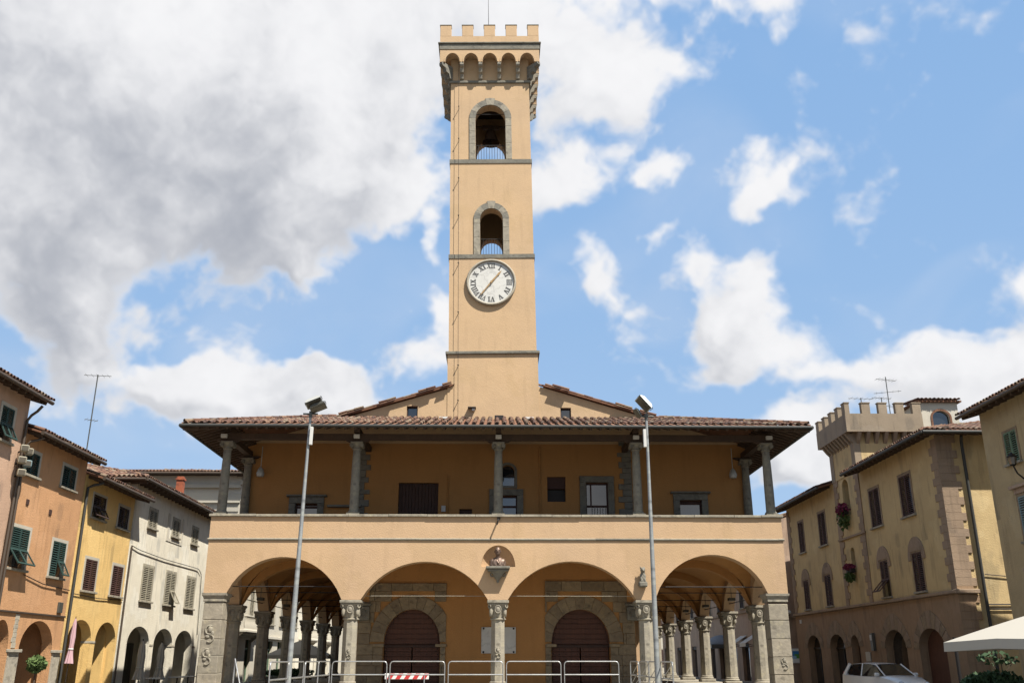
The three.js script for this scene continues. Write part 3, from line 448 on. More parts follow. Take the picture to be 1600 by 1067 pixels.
// ---- the wall behind the porch (ground) with ashlar door surrounds
{
  const doors = [[-5.1, -2.57], [2.48, 5.11]], ys = 2.35, rise = 1.42;
  const sh = shapeOf([[-6.3, FLOOR], [6.3, FLOOR], [6.3, 6.3], [-6.3, 6.3]]); for (const [a, b] of doors) sh.holes.push(archHole(a - 0.01, b + 0.01, FLOOR + 0.001, ys, rise));
  add(hall, 'porch_wall', [extrude(sh, 0.5, -4.5)], M.innerShaded);
  for (const [a, b] of doors) {
    const x0 = a < 0 ? -6.28 : 2.19, x1 = a < 0 ? -2.31 : 6.28, top = a < 0 ? 4.92 : 5.05, c = (a + b) / 2, r = (b - a) / 2, sur = grp(hall, 'door_surround');
    const n = 13, vo = 0.62;   // voussoirs
    for (let i = 0; i < n; i++) {
      const t0 = Math.PI * (1 - i / n) - 0.006, t1 = Math.PI * (1 - (i + 1) / n) + 0.006, q = (t, k) => [c + (r + k) * Math.cos(t), ys + (rise + k * 0.98) * Math.sin(t)];
      const pts = [q(t0, 0), q((t0 + t1) / 2, 0), q(t1, 0), q(t1, vo), q((t0 + t1) / 2, vo), q(t0, vo)]; for (const P of pts) { P[0] = clamp(P[0], x0, x1); P[1] = Math.min(P[1], top); }
      add(sur, 'voussoir', [new THREE.ExtrudeGeometry(shapeOf(pts), { depth: 0.07, bevelEnabled: true, bevelThickness: 0.008, bevelSize: 0.006, bevelSegments: 1 }).translate(0, 0, -4.02 + rr(-0.006, 0.006))], M.stoneVar[Math.floor(rnd() * 4)]);
    }
    let y = FLOOR; let row = 0;
    while (y < top - 0.05) {
      const h = Math.min(0.46, top - y), ym = y + h / 2; let x = x0 + (row % 2 ? 0 : -0.3);
      while (x < x1) {
        const w = rr(0.7, 1.05); let u0 = Math.max(x, x0), u1 = Math.min(x + w, x1); x += w;
        if (ym < ys) { if (u0 < c && u1 > a - 0.02) u1 = Math.min(u1, a - 0.02); if (u1 > c && u0 < b + 0.02) u0 = Math.max(u0, b + 0.02); }
        else { const need = Math.max(0, 1 - ((y - ys) / (rise + vo)) ** 2), hw = (r + vo) * Math.sqrt(need) + 0.01; if (need > 0) { if ((u0 + u1) / 2 < c) u1 = Math.min(u1, c - hw); else u0 = Math.max(u0, c + hw); } }
        if (u1 - u0 > 0.08) add(sur, 'ashlar_block', stoneGeo(u1 - u0 - 0.012, h - 0.012, 0.12, (u0 + u1) / 2, ym, -3.975 + rr(-0.006, 0.006), 0.012), M.stoneVar[Math.floor(rnd() * 4)]);
      }
      y += h; row++;
    }
    for (const e of [a - 0.22, b + 0.22]) add(sur, 'impost', [rbox(0.5, 0.13, 0.2, clamp(e, x0 + 0.25, x1 - 0.2), 2.2, -3.90, 0.02)], M.stoneVar[2]);
    const d = grp(hall, 'door');   // boarded leaves below, boarded lunette above
    add(d, 'lunette_panel', [extrude(shapeOf([[a - 0.02, ys - 0.1], ...roundArch(a - 0.02, b + 0.02, ys, rise + 0.02).slice(1, -1), [b + 0.02, ys - 0.1]]), 0.06, -4.42)], M.door);
    for (let k = 0; k < 6; k++) { const y0 = ys - 0.08 + k * 0.22, hw = r * Math.sqrt(Math.max(0, 1 - ((y0 + 0.11 - ys) / rise) ** 2)) - 0.08; if (hw > 0.2) add(d, 'plank', [rbox(2 * hw, 0.205, 0.04, c, y0 + 0.11, -4.34, 0.012)], M.door); }
    add(d, 'transom', [rbox(2 * r, 0.12, 0.1, c, ys - 0.18, -4.33)], M.brownDoor);
    for (const s of [-1, 1]) { for (let k = 0; k < 8; k++) add(d, 'plank', [rbox(r - 0.05, 0.205, 0.05, c + s * r / 2, FLOOR + 0.12 + k * 0.215, -4.36, 0.012)], M.door); const st = []; for (let i = 0; i < 5; i++) for (let k = 0; k < 8; k++) st.push(new THREE.SphereGeometry(0.022, 5, 4).translate(c + s * (0.14 + i * (r - 0.25) / 4), FLOOR + 0.12 + k * 0.215, -4.335)); add(d, 'studs', st, M.iron, 'stuff'); }
    add(d, 'handle', [new THREE.TorusGeometry(0.06, 0.012, 6, 14).translate(c + 0.12, 1.5, -4.31)], M.iron);
  }
  for (const x of [-6.05, 6.18]) { const g = grp(hall, 'corbel_capital'); g.position.set(x, 0, -3.98); add(g, 'abacus', [rbox(0.66, 0.1, 0.4, 0, 3.96, 0.1, 0.02)], M.stoneDark); add(g, 'carved_block', [rbox(0.54, 0.62, 0.3, 0, 3.58, 0.1, 0.04), new THREE.TorusGeometry(0.15, 0.03, 6, 14).translate(0, 3.58, 0.26)], M.stoneDark); }
}
// ---- upper wall with gable, doors and windows
const GY = (x) => 11.05 + (13.4 - Math.abs(x)) * 0.3;
{
  const YS = 11.45, sh = shapeOf([[-11.99, 6.5], [11.99, 6.5], [11.99, GY(12) - 0.12], [11.9, YS], [-11.9, YS], [-11.99, GY(12) - 0.12]]);
  const gb = shapeOf([[-11.9, YS + 0.001], [11.9, YS + 0.001], [8, GY(8) - 0.12], [0, GY(0) - 0.12], [-8, GY(8) - 0.12]]); gb.holes.push(rectHole(-4.46, -3.92, 12.62, 13.33), rectHole(3.06, 3.58, 12.62, 13.27)); add(hall, 'gable_wall', [extrude(gb, 0.45, -4.46)], M.tower);
  const cut = [[-9.55, -8.45, 6.6, 8.55], [-4.7, -2.81, 6.6, 9.56], [-0.12, 0.95, 6.6, 8.95], [2.37, 3.24, 8.67, 9.86], [4.18, 5.28, 6.6, 9.58], [8.62, 9.72, 6.6, 8.75], [-1.8, -1.2, 6.6, 8.32]];
  for (const c of cut) sh.holes.push(rectHole(...c)); sh.holes.push(archHole(0.15, 0.8, 9.42, 10.12, 0.3));
  add(hall, 'loggia_wall', [extrude(sh, 0.45, -4.46)], M.innerShaded);  // continues the gable wall; its shaded tone is put into the plaster colour
  add(hall, 'inner_wall', [bx(-11.58, 11.58, 6.55, 11.2, -7.4, -7.1)], M.innerShaded);
  const surround = (x0, x1, top, corn) => { const g = grp(hall, 'stone_surround'); add(g, 'jamb', [rbox(0.3, top - 6.52, 0.16, x0 - 0.12, (top + 6.52) / 2, -3.97, 0.015)], M.stoneDark); add(g, 'jamb', [rbox(0.3, top - 6.52, 0.16, x1 + 0.12, (top + 6.52) / 2, -3.97, 0.015)], M.stoneDark); add(g, 'lintel', [rbox(x1 - x0 + 0.54, 0.3, 0.18, (x0 + x1) / 2, top + 0.152, -3.965, 0.015)], M.stoneDark); if (corn) add(g, 'cornice', [rbox(x1 - x0 + 0.78, 0.09, 0.34, (x0 + x1) / 2, top + 0.35, -3.9, 0.02)], M.stoneDark); };
  surround(-9.55, -8.45, 8.55, true); surround(-0.12, 0.95, 8.95, false); surround(4.18, 5.28, 9.58, false); surround(8.62, 9.72, 8.75, true);
  const glazed = (x0, x1, top, mid) => { const d = grp(hall, 'glazed_door'), z = -4.2, m = (x0 + x1) / 2; add(d, 'frame', [bx(x0, x0 + 0.08, 6.6, top, z - 0.04, z + 0.04), bx(x1 - 0.08, x1, 6.6, top, z - 0.04, z + 0.04), bx(x0 + 0.08, x1 - 0.08, top - 0.08, top, z - 0.04, z + 0.04), bx(x0 + 0.081, x1 - 0.081, mid - 0.05, mid + 0.05, z - 0.035, z + 0.035), ...(mid > 8.3 ? [bx(x0 + 0.24, x0 + 0.31, mid + 0.051, top - 0.081, z - 0.035, z + 0.035)] : [bx(m - 0.05, m + 0.05, 6.6, mid - 0.051, z - 0.035, z + 0.035)])], M.shutBrown); for (const [a, b, p, q] of [[x0 + 0.08, x1 - 0.08, mid + 0.05, top - 0.08], [x0 + 0.08, x1 - 0.08, 6.7, mid - 0.05]]) add(d, 'pane', [bx(a, b, p, q, z - 0.012, z)], M.glass); };
  glazed(-9.55, -8.45, 8.55, 8.4); glazed(-0.12, 0.95, 8.95, 8.45); glazed(4.18, 5.28, 9.58, 8.48); glazed(8.62, 9.72, 8.75, 8.62);
  { const b = grp(hall, 'window_grille'); for (let i = 0; i < 6; i++) add(b, 'bar', [bar([4.5 + i * 0.13, 7.4, -4.1], [4.5 + i * 0.13, 8.42, -4.1], 0.011, 5)], M.white); add(b, 'bar', [bar([4.45, 8.0, -4.1], [5.2, 8.0, -4.1], 0.011, 5)], M.white); }
  { const d = grp(hall, 'plank_door'); for (let i = 0; i < 12; i++) add(d, 'plank', [rbox(0.15, 2.94, 0.05, -4.62 + i * 0.157, 8.08, -4.22 + (i % 2) * 0.006, 0.01)], M.brownDoor); }
  { const w = grp(hall, 'wall_vent'); add(w, 'shutter', [bx(2.37, 3.24, 9.3, 9.86, -4.2, -4.15)], M.shutBrown); add(w, 'dark_panel', [bx(2.37, 3.24, 8.67, 9.3, -4.42, -4.38)], M.iron); }  // lower half is a near-black panel, painting the shade inside the opening
  { const w = grp(hall, 'arched_window'); add(w, 'frame', [extrude((() => { const s = shapeOf([[0.02, 9.3], [0.02, 10.12], ...roundArch(0.02, 0.93, 10.12, 0.42).slice(1, -1), [0.93, 10.12], [0.93, 9.3]]); s.holes.push(archHole(0.15, 0.8, 9.42, 10.12, 0.3)); return s; })(), 0.05, -4.02)], M.stoneDark); add(w, 'pane', [bx(0.1, 0.85, 9.4, 10.45, -4.3, -4.28)], M.glass); }
  add(hall, 'service_door', [bx(-1.8, -1.2, 6.6, 8.32, -4.25, -4.2)], M.brownDoor);
  for (const [a, b, y1] of [[-4.46, -3.92, 13.33], [3.06, 3.58, 13.27]]) { const w = grp(hall, 'attic_window'); add(w, 'frame', [bx(a, a + 0.05, 12.62, y1, -4.3, -4.1), bx(b - 0.05, b, 12.62, y1, -4.3, -4.1), bx(a + 0.05, b - 0.05, y1 - 0.05, y1, -4.3, -4.1)], M.brownDoor); add(w, 'pane', [bx(a + 0.05, b - 0.05, 12.62, y1 - 0.05, -4.25, -4.24)], M.glass); }
  // toothed quoins
  for (const x of [-6.42, 6.12]) { const q = grp(hall, 'quoin_strip'); let y = 6.6, k = 0; while (y < 11.5) { const h = rr(0.2, 0.34), w = (k % 2 ? 0.62 : 0.42) + rr(-0.05, 0.05); add(q, 'quoin', stoneGeo(w, h - 0.008, 0.08, x + (x < 0 ? 1 : -1) * (w / 2 - 0.3), y + h / 2, -3.985, 0.02), M.stoneDark); y += h; k++; } }
  add(hall, 'downpipe', [bar([2.02, 6.6, -3.95], [2.02, 11.3, -3.95], 0.04, 8)], M.innerShaded); add(hall, 'downpipe', [bar([-2.35, 6.6, -3.95], [-2.35, 9.9, -3.95], 0.03, 8)], M.innerShaded);
  add(hall, 'meter_box', [rbox(0.2, 0.28, 0.1, -2.55, 8.32, -3.95)], M.white); add(hall, 'wall_bench', [rbox(1.6, 0.1, 0.3, -7.2, 8.42, -3.9)], M.stoneDark);
}
// ---- upper columns, beams, roof
{
  const colStone = stoneM(lin(0.30, 0.275, 0.22)), up = (x, z) => { const c = grp(hall, 'loggia_column'); c.position.set(x, 0, z); add(c, 'base', [rbox(0.56, 0.08, 0.56, 0, 7.505, 0, 0.015), ringLoft([[7.545, 0.25], [7.58, 0.265], [7.62, 0.24], [7.66, 0.21]])], colStone); add(c, 'shaft', [ringLoft([[7.66, 0.2], [8.6, 0.2], [9.6, 0.185], [10.3, 0.165]], 20)], colStone); add(c, 'capital', [ringLoft([[10.3, 0.165], [10.32, 0.2], [10.36, 0.2], [10.38, 0.165], [10.48, 0.185], [10.56, 0.25]], 20), rbox(0.54, 0.1, 0.54, 0, 10.61, 0, 0.02), ...[-1, 1].map((s) => new THREE.CylinderGeometry(0.085, 0.085, 0.5, 12).rotateX(Math.PI / 2).translate(s * 0.22, 10.5, 0))], colStone); add(c, 'bracket', [extrude(shapeOf([[-0.55, 10.76], [-0.4, 10.68], [-0.25, 10.665], [0.25, 10.665], [0.4, 10.68], [0.55, 10.76]]), 0.22, -0.11)], M.beam); };
  for (const x of [-11.87, -6.2, 0.03, 6.1, 11.87]) up(x, -0.28); for (const s of [-1, 1]) up(s * 11.87, -3.85);
  const roof = grp(hall, 'roof');
  const beamG = (a, b) => bx(a[0], b[0], 10.765, 11.02, a[1], b[1]);
  add(roof, 'eave_beam', [beamG([-12.05, -0.42], [12.05, -0.14])], M.beam); for (const s of [-1, 1]) add(roof, 'eave_beam', [beamG(s < 0 ? [-12.02, -4.25] : [11.74, -4.25], s < 0 ? [-11.74, -0.43] : [12.02, -0.43])], M.beam);
  for (const x of [-6.2, 0.03, 6.1]) add(roof, 'cross_beam', [bx(x - 0.12, x + 0.12, 11.03, 11.27, -4.0, 0.05)], M.beam);
  const slab = (pts, t) => { const n = pts.length, P = [], I = []; for (const p of pts) P.push(...p); for (const p of pts) P.push(p[0], p[1] + t, p[2]); for (let i = 1; i < n - 1; i++) { I.push(0, i + 1, i, n, n + i, n + i + 1); } for (let i = 0; i < n; i++) { const j = (i + 1) % n; I.push(i, j, n + i, j, n + j, n + i); } const g = new THREE.BufferGeometry(); g.setAttribute('position', new THREE.Float32BufferAttribute(P, 3)); g.setIndex(I); const o = g.toNonIndexed(); o.computeVertexNormals(); o.setAttribute('uv', new THREE.BufferAttribute(new Float32Array(o.attributes.position.count * 2), 2)); return o; };
  const E = 13.4, y = (d) => 10.98 + d * 0.3;
  add(roof, 'deck', [slab([[-E, y(0), 1.4], [E, y(0), 1.4], [8, y(5.4), -4], [-8, y(5.4), -4]], 0.07)], M.clay);
  for (const s of [-1, 1]) { const q = (p) => (s < 0 ? p : p.slice().reverse()); for (const [nm, p] of [['hip', [[s * E, y(0), 1.4], [s * 8, y(5.4), -4], [s * E, y(0), -4]]], ['low', [[s * E, y(0), -4], [s * 8, y(5.4), -4], [s * 8, y(5.4), -37.5], [s * E, y(0), -37.5]]], ['high', [[s * 8, y(5.4), -3.84], [s * 2.24, y(E - 2.24), -3.84], [s * 2.24, y(E - 2.24), -37.5], [s * 8, y(5.4), -37.5]]], ['ridge', [[s * 2.24, y(E - 2.24), -8.55], [0, y(E), -8.55], [0, y(E), -37.5], [s * 2.24, y(E - 2.24), -37.5]]]]) add(roof, 'deck', [slab(q(p), 0.07)], M.clay); }
  const T0 = 11.06;
  tiles(roof, [-E, T0, 1.44], [1, 0, 0], [0, 0.3, -1], 2 * E, 5.4 * 1.044, 0.33, 3, (u, s) => s / 1.044 < Math.min(u, 2 * E - u) + 0.05);
  for (const s of [-1, 1]) tiles(roof, [s * E, T0, 1.4], [0, 0, -1], [-s, 0.3, 0], 38.5, E * 1.044, 0.33, 0, (u, q) => q / 1.044 < (u < 5.12 ? u + 0.05 : u < 9.95 ? E - 2.3 : E));
  for (const s of [-1, 1]) for (let k = 0; k < 20; k++) { const t = add(roof, 'ridge_tile', coppo, M.tile[Math.floor(rnd() * 6)]); const d = 0.05 + k * 0.27; t.position.set(s * (E - d), T0 + 0.1 + d * 0.3, 1.4 - d); t.rotation.order = 'YXZ'; t.rotation.set(0.21, s * -Math.PI / 4 * -1, 0); t.scale.set(1.15, 1.15, 1); }
  for (const s of [-1, 1]) for (let k = 0; k < 15; k++) { const t = add(roof, 'verge_tile', coppo, M.tile[[1, 3, 5][k % 3]]); const d = 5.5 + k * 0.38; t.position.set(s * (E - d), T0 - 0.03 + d * 0.3, -3.93); t.rotation.order = 'YXZ'; t.rotation.set(0.29, s * Math.PI / 2, 0); t.scale.set(0.7, 0.32, 1); }
  // rafters
  const ang = Math.atan(0.3), raf = (L) => rafterGeo(L);
  for (let i = 0; i < 64; i++) { const x = -13.2 + i * 26.4 / 63, L = Math.min(5.25, (E - Math.abs(x)) + 0.1); if (L < 0.4) continue; const b = add(roof, 'rafter', raf(Math.round(L * 4) / 4), M.rafter); b.position.set(x, y(0) - 0.075 + 0.03, 1.3); b.rotation.x = ang; }
  for (const s of [-1, 1]) for (let i = 0; i < 66; i++) { const z = 1.1 - i * 0.42, L = Math.min(1.75, 1.4 - z + 0.1); const b = add(roof, 'rafter', raf(Math.round(L * 4) / 4), M.rafter); b.position.set(s * 13.3, y(0) - 0.075 + 0.03, z); b.rotation.order = 'YXZ'; b.rotation.set(ang, s * Math.PI / 2, 0); }
  for (const s of [-1, 1]) add(roof, 'hip_rafter', [bar([s * 13.35, y(0) - 0.1, 1.35], [s * 8.2, y(5.2) - 0.12, -3.8], 0.11, 4)], M.beam);
  add(roof, 'gutter', [new THREE.CylinderGeometry(0.07, 0.07, 2 * E + 0.1, 10).rotateZ(Math.PI / 2).translate(0, 10.99, 1.47)], M.gutter);
  for (const s of [-1, 1]) add(roof, 'gutter', [new THREE.CylinderGeometry(0.085, 0.085, 38.5, 10).rotateX(Math.PI / 2).translate(s * (E + 0.06), 10.99, -17.8)], M.gutter);
  for (const x of [-12.0, -6.2, 0.03, 6.1, 12.0]) add(hall, 'white_box', [rbox(0.26, 0.16, 0.18, x, 10.87, 0.0)], M.white);  // small plain white box above each loggia column
  for (const s of [-1, 1]) add(hall, 'corner_lamp', [ringLoft([[9.75, 0.16], [9.9, 0.19], [10.1, 0.13], [10.2, 0.05]], 14), bar([s * 11.2, 10.2, -3.6], [s * 11.2, 11.2, -3.6], 0.02)].map((g, i) => i ? g : g.translate(s * 11.2, 0, -3.6)), M.lampGrey);
  // small fittings on the roof edge and gable
  add(hall, 'roof_vent', [rbox(0.42, 0.22, 0.3, 0.05, 12.55, -3.3)], M.iron); for (const x of [-2.6, 1.5]) add(hall, 'skylight', [rbox(0.4, 0.1, 0.35, x, 12.5, -3.2)], M.white);
  { const l = grp(hall, 'gable_lamp'); add(l, 'hood', [rbox(0.4, 0.05, 0.34, -1.27, 13.2, -3.83)], M.copper); add(l, 'lamp_body', [rbox(0.14, 0.12, 0.2, -1.2, 13.1, -3.85)], M.lampGrey); }
}
{ // flag bracket under the coping, bust shelf, wall stone
  add(hall, 'flag_bracket', [bar([0.05, 7.3, 0.0], [0.0, 7.12, 0.32], 0.035), bar([0.0, 7.12, 0.32], [-0.02, 7.0, 0.3], 0.03), new THREE.TorusGeometry(0.06, 0.02, 6, 10).translate(0.05, 7.3, 0.06)], M.iron);
  const b = grp(hall, 'bust_shelf'); add(b, 'slab', [rbox(1.0, 0.1, 0.5, 0.03, 5.235, 0.2, 0.02), rbox(0.86, 0.1, 0.4, 0.03, 5.13, 0.16, 0.02)], M.stoneGrey);
  add(b, 'bracket', [ringLoft([[4.62, 0.03], [4.68, 0.06], [4.73, 0.05], [4.8, 0.12], [4.9, 0.2, 0.3], [5.0, 0.24, 0.6], [5.08, 0.33, 0.9]], 24).scale(1, 1, 0.75).translate(0.03, 0, 0.1), ...[-1, 1].map((s) => new THREE.TorusGeometry(0.07, 0.03, 5, 10).translate(0.03 + s * 0.24, 4.96, 0.14))], M.stoneGrey);
}
{ // bust
  const sdf = (x, y, z) => {
    const K = 1.3, X = x / K, Y = (y - 0.40) / K + 0.46, Z = (z - 0.02) / K;
    let d = ell(X, Y, Z, 0, 0.635, 0.03, 0.098, 0.135, 0.118); d = smin(d, ell(X, Y, Z, 0, 0.555, 0.075, 0.066, 0.075, 0.07), 0.03);
    d = smin(d, cap(X, Y, Z, [0, 0.655, 0.135], [0, 0.615, 0.165], 0.012, 0.02), 0.018); d = smin(d, cap(X, Y, Z, [-0.05, 0.672, 0.125], [0.05, 0.672, 0.125], 0.014, 0.014), 0.02);
    for (const s of [-1, 1]) { d = smin(d, ell(X, Y, Z, s * 0.1, 0.62, 0.01, 0.018, 0.038, 0.028), 0.012); d = Math.max(d, -ell(X, Y, Z, s * 0.038, 0.645, 0.152, 0.018, 0.012, 0.02)); }
    d = Math.max(d, -ell(X, Y, Z, 0, 0.572, 0.152, 0.03, 0.006, 0.02)); d = smin(d, cap(X, Y, Z, [0, 0.30, -0.02], [0, 0.54, 0.02], 0.085, 0.066), 0.03); d *= K;
    let t = ell(x, y, z, 0, 0.05, -0.02, 0.36, 0.30, 0.2); t = smin(t, cap(x, y, z, [-0.21, 0.2, -0.02], [0.21, 0.2, -0.02], 0.11, 0.11), 0.08); t += 0.0045 * Math.sin(x * 34 + y * 13 + 2 * Math.sin(y * 14)) + 0.003 * Math.sin(x * 60 - y * 24);
    t = smin(t, cap(x, y, z, [-0.13, 0.33, 0.02], [0.02, 0.12, 0.18], 0.035, 0.03), 0.03); t = smin(t, cap(x, y, z, [0.13, 0.33, 0.02], [0.02, 0.12, 0.18], 0.035, 0.03), 0.03);
    d = smin(d, t, 0.035); return Math.max(d, -y);
  };
  const b = thing('bust', 'dark bronze bust of a robed man in the wall niche above the middle column', 'bust', [0.05, 5.287, -39.82]); const g = blob(sdf, 0.46, 96, [0, 0.4, 0]); add(b, 'figure', g, M.bronze);
}
{ // small figure on the wall
  const p = atZ(1005, 918, -39.85); const s = thing('wall_sculpture', 'small weathered stone figure on a block, fixed to the front wall between two arches', 'sculpture', [p.x, 4.45, -39.84]);
  add(s, 'bracket', [rbox(0.36, 0.24, 0.34, 0, 0.12, 0.0, 0.07)], M.stoneGrey);
  add(s, 'figure', blob((x, y, z) => { let d = cap(x, y, z, [0, 0.0, 0], [0.01, 0.34, 0.02], 0.13, 0.09); d = smin(d, ell(x, y, z, 0.01, 0.46, 0.06, 0.1, 0.11, 0.11), 0.05); d = smin(d, cap(x, y, z, [0.01, 0.45, 0.12], [0.01, 0.42, 0.2], 0.05, 0.035), 0.03); for (const q of [-1, 1]) { d = smin(d, cap(x, y, z, [q * 0.08, 0.24, 0.06], [q * 0.07, 0.0, 0.12], 0.05, 0.04), 0.03); d = smin(d, ell(x, y, z, q * 0.08, 0.55, 0.03, 0.03, 0.05, 0.03), 0.02); } return Math.max(d + 0.006 * Math.sin(x * 50) * Math.sin(y * 40), -y - 0.02); }, 0.42, 56, [0, 0.25, 0]), M.stoneDark).position.y = 0.24;
}
{ const p = thing('wall_plaque', 'white marble memorial slab with iron studs on the porch wall behind the middle column', 'plaque', [0.11, 1.86, -43.98]); add(p, 'slab', [rbox(1.56, 1.13, 0.05, 0, 0.565, 0.02)], M.marble); for (const [x, y] of [[-0.68, 0.06], [0.68, 0.06], [-0.68, 1.07], [0.68, 1.07]]) add(p, 'stud', [new THREE.SphereGeometry(0.045, 8, 6).translate(x, y, 0.06)], M.iron); }

// ---------------------------------------------------------------- clock tower
const LEAN = 0.0163;
const tower = thing('clock_tower', 'tall square ochre clock tower with battlements rising from the town hall roof', 'tower', [0.015, 0, -46.23]);
tower.rotation.z = LEAN;
{
  add(tower, 'lower_stage', [bx(-2.25, 2.25, 11.6, 16.05, -2.25, 2.25)], M.tower);
  add(tower, 'clock_stage', [bx(-2.2, 2.2, 16.05, 21.3, -2.2, 2.2)], M.tower);
  const stage = (name, hw, y0, y1, ow, oy0, oys, orise) => {
    const f = shapeOf([[-hw, y0], [hw, y0], [hw, y1], [-hw, y1]]); f.holes.push(archHole(-ow, ow, oy0, oys, orise));
    add(tower, name, [extrude(f, 0.6, hw - 0.6), extrude(f, 0.6, -hw), bx(-hw, -hw + 0.6, y0, y1, -hw + 0.601, hw - 0.601), bx(hw - 0.6, hw, y0, y1, -hw + 0.601, hw - 0.601)], M.tower);
    const s = grp(tower, 'opening_surround'), jw = 0.33, z = hw - 0.02, zd = 0.07, ys = oys;
    for (const q of [-1, 1]) { let y = oy0; while (y < ys - 0.01) { const h = Math.min(rr(0.7, 1.2), ys - y); add(s, 'jamb_stone', stoneGeo(jw, h - 0.008, zd, q * (ow + jw / 2), y + h / 2, z + zd / 2, 0.01), M.stone); y += h; } }
    const n = 7; for (let i = 0; i < n; i++) { const t0 = Math.PI * (1 - i / n) - 0.006, t1 = Math.PI * (1 - (i + 1) / n) + 0.006, kk = i === 3 ? 0.1 : 0.0, q = (t, k) => [(ow + k) * Math.cos(t), ys + (orise + k) * Math.sin(t)], mid = (t0 + t1) / 2; add(s, 'voussoir', [new THREE.ExtrudeGeometry(shapeOf([q(t0, 0.0), q(mid, 0.0), q(t1, 0.0), q(t1, jw + kk), q(mid, jw + kk), q(t0, jw + kk)]), { depth: zd - 0.01, bevelEnabled: true, bevelSize: 0.004, bevelThickness: 0.006, bevelSegments: 1 }).translate(0, 0, z + 0.003)], i % 2 ? M.stone : M.stoneDark); }
    const r = grp(tower, 'railing'), nb = Math.round(ow * 2 / 0.15); for (let i = 0; i <= nb; i++) add(r, 'bar', [bar([-ow + 0.02 + i * (2 * ow - 0.04) / nb, oy0, hw - 0.25], [-ow + 0.02 + i * (2 * ow - 0.04) / nb, oy0 + 1.0, hw - 0.25], 0.012, 5)], M.iron);
    add(r, 'rail', [bar([-ow, oy0 + 1.0, hw - 0.25], [ow, oy0 + 1.0, hw - 0.25], 0.022, 6)], M.iron); add(r, 'rail', [bar([-ow, oy0 + 0.1, hw - 0.25], [ow, oy0 + 0.1, hw - 0.25], 0.018, 6)], M.iron);
  };
  stage('window_stage', 2.18, 21.3, 26.88, 0.6, 21.45, 23.5, 0.62); stage('belfry_stage', 2.165, 26.88, 33.4, 0.82, 27.05, 29.6, 0.84);
  for (const [y, m] of [[21.1, 0], [26.7, 0], [31.9, 0]]) add(tower, 'floor_slab', [bx(-1.58, 1.58, y, y + 0.2, -1.58, 1.58)], M.beam);
  add(tower, 'tie_rod', [bar([-0.9, 29.95, 2.0], [0.9, 29.95, 2.0], 0.018)], M.iron);
  // string courses
  const ring = (name, hw, y0, y1, out, mat, round) => { const g = []; for (let k = 0; k < 4; k++) { const full = k % 2 === 0, L = full ? 2 * (hw + out) : 2 * hw - 0.002; g.push((round ? rbox(L, y1 - y0, out + 0.1, 0, (y0 + y1) / 2, hw + out / 2 - 0.05, 0.03) : box(L, y1 - y0, out + 0.1, 0, (y0 + y1) / 2, hw + out / 2 - 0.05)).rotateY(k * Math.PI / 2)); } add(tower, name, g, mat); };
  ring('string_course', 2.25, 16.0, 16.16, 0.10, M.stoneGrey, true); ring('string_course', 2.2, 21.24, 21.46, 0.035, M.stoneGrey); ring('string_course', 2.18, 26.8, 27.04, 0.035, M.stoneGrey); ring('string_course', 2.165, 31.82, 31.98, 0.09, M.stoneGrey, true);
  // machicolation
  const prof = extrude(shapeOf([[0, 32.0], [0.14, 32.06], [0.2, 32.3], [0.34, 32.36], [0.4, 32.58], [0.54, 32.62], [0.58, 32.7], [0.58, 32.84], [0, 32.84]]), 0.2, -0.1); prof.rotateY(-Math.PI / 2);   // shape x -> +z
  const cx = [-1.55, -0.52, 0.52, 1.55];
  for (let k = 0; k < 4; k++) { for (const x of cx) { add(tower, 'corbel', [prof.clone().translate(x, 0, 2.165).rotateY(k * Math.PI / 2)], M.stone); } const d = prof.clone().scale(1.2, 1, 1.36).translate(0, 0, 2.165 * 1.4142 - 0.02).rotateY(Math.PI / 4 + k * Math.PI / 2); add(tower, 'corner_corbel', [d], M.stoneGrey); }
  for (let k = 0; k < 4; k++) {
    const full = k % 2 === 0, e = full ? 2.75 : 2.468, ys = 32.84, pts = [[-e, ys]]; const spans = [[-2.46, -1.66], [-1.44, -0.63], [-0.41, 0.41], [0.63, 1.44], [1.66, 2.46]];
    for (const [a, b] of spans) pts.push(...roundArch(a, b, ys, 0.56, 14)); pts.push([e, ys], [e, 34.52], [-e, 34.52]);
    add(tower, 'parapet_wall', [extrude(shapeOf(pts), 0.28, 2.47).rotateY(k * Math.PI / 2)], M.tower);
    for (const [a, b] of spans) { const c = (a + b) / 2, r = (b - a) / 2, o = roundArch(a, b, ys, 0.56, 14), q = roundArch(a - 0.07, b + 0.07, ys, 0.64, 14).reverse(); add(tower, 'arch_trim', [extrude(shapeOf([...o, ...q]), 0.025, 2.751).rotateY(k * Math.PI / 2)], M.tower); }
    add(tower, 'parapet_band', [box(full ? 5.56 : 5.498, 0.34, 0.06, 0, 33.82, 2.75).rotateY(k * Math.PI / 2)], M.stoneGrey);
    add(tower, 'parapet_ledge', [rbox(full ? 5.72 : 5.496, 0.08, 0.16, 0, 34.04, 2.77, 0.02).rotateY(k * Math.PI / 2)], M.stoneGrey);
    for (const x of full ? [-2.44, -1.22, 0, 1.22, 2.44] : [-1.22, 0, 1.22]) { add(tower, 'merlon', [rbox(0.62, 0.72, 0.34, x, 34.88, 2.58, 0.02).rotateY(k * Math.PI / 2)], M.tower); add(tower, 'merlon_cap', [rbox(0.66, 0.045, 0.38, x, 35.262, 2.58, 0.015).rotateY(k * Math.PI / 2)], M.stoneGrey); }
  }
  add(tower, 'roof_slab', [bx(-2.465, 2.465, 33.42, 33.6, -2.465, 2.465)], M.tower);
  add(tower, 'lightning_rod', [bar([-0.05, 33.6, 0], [-0.05, 39.5, 0], 0.035, 6, 0.012)], M.iron);
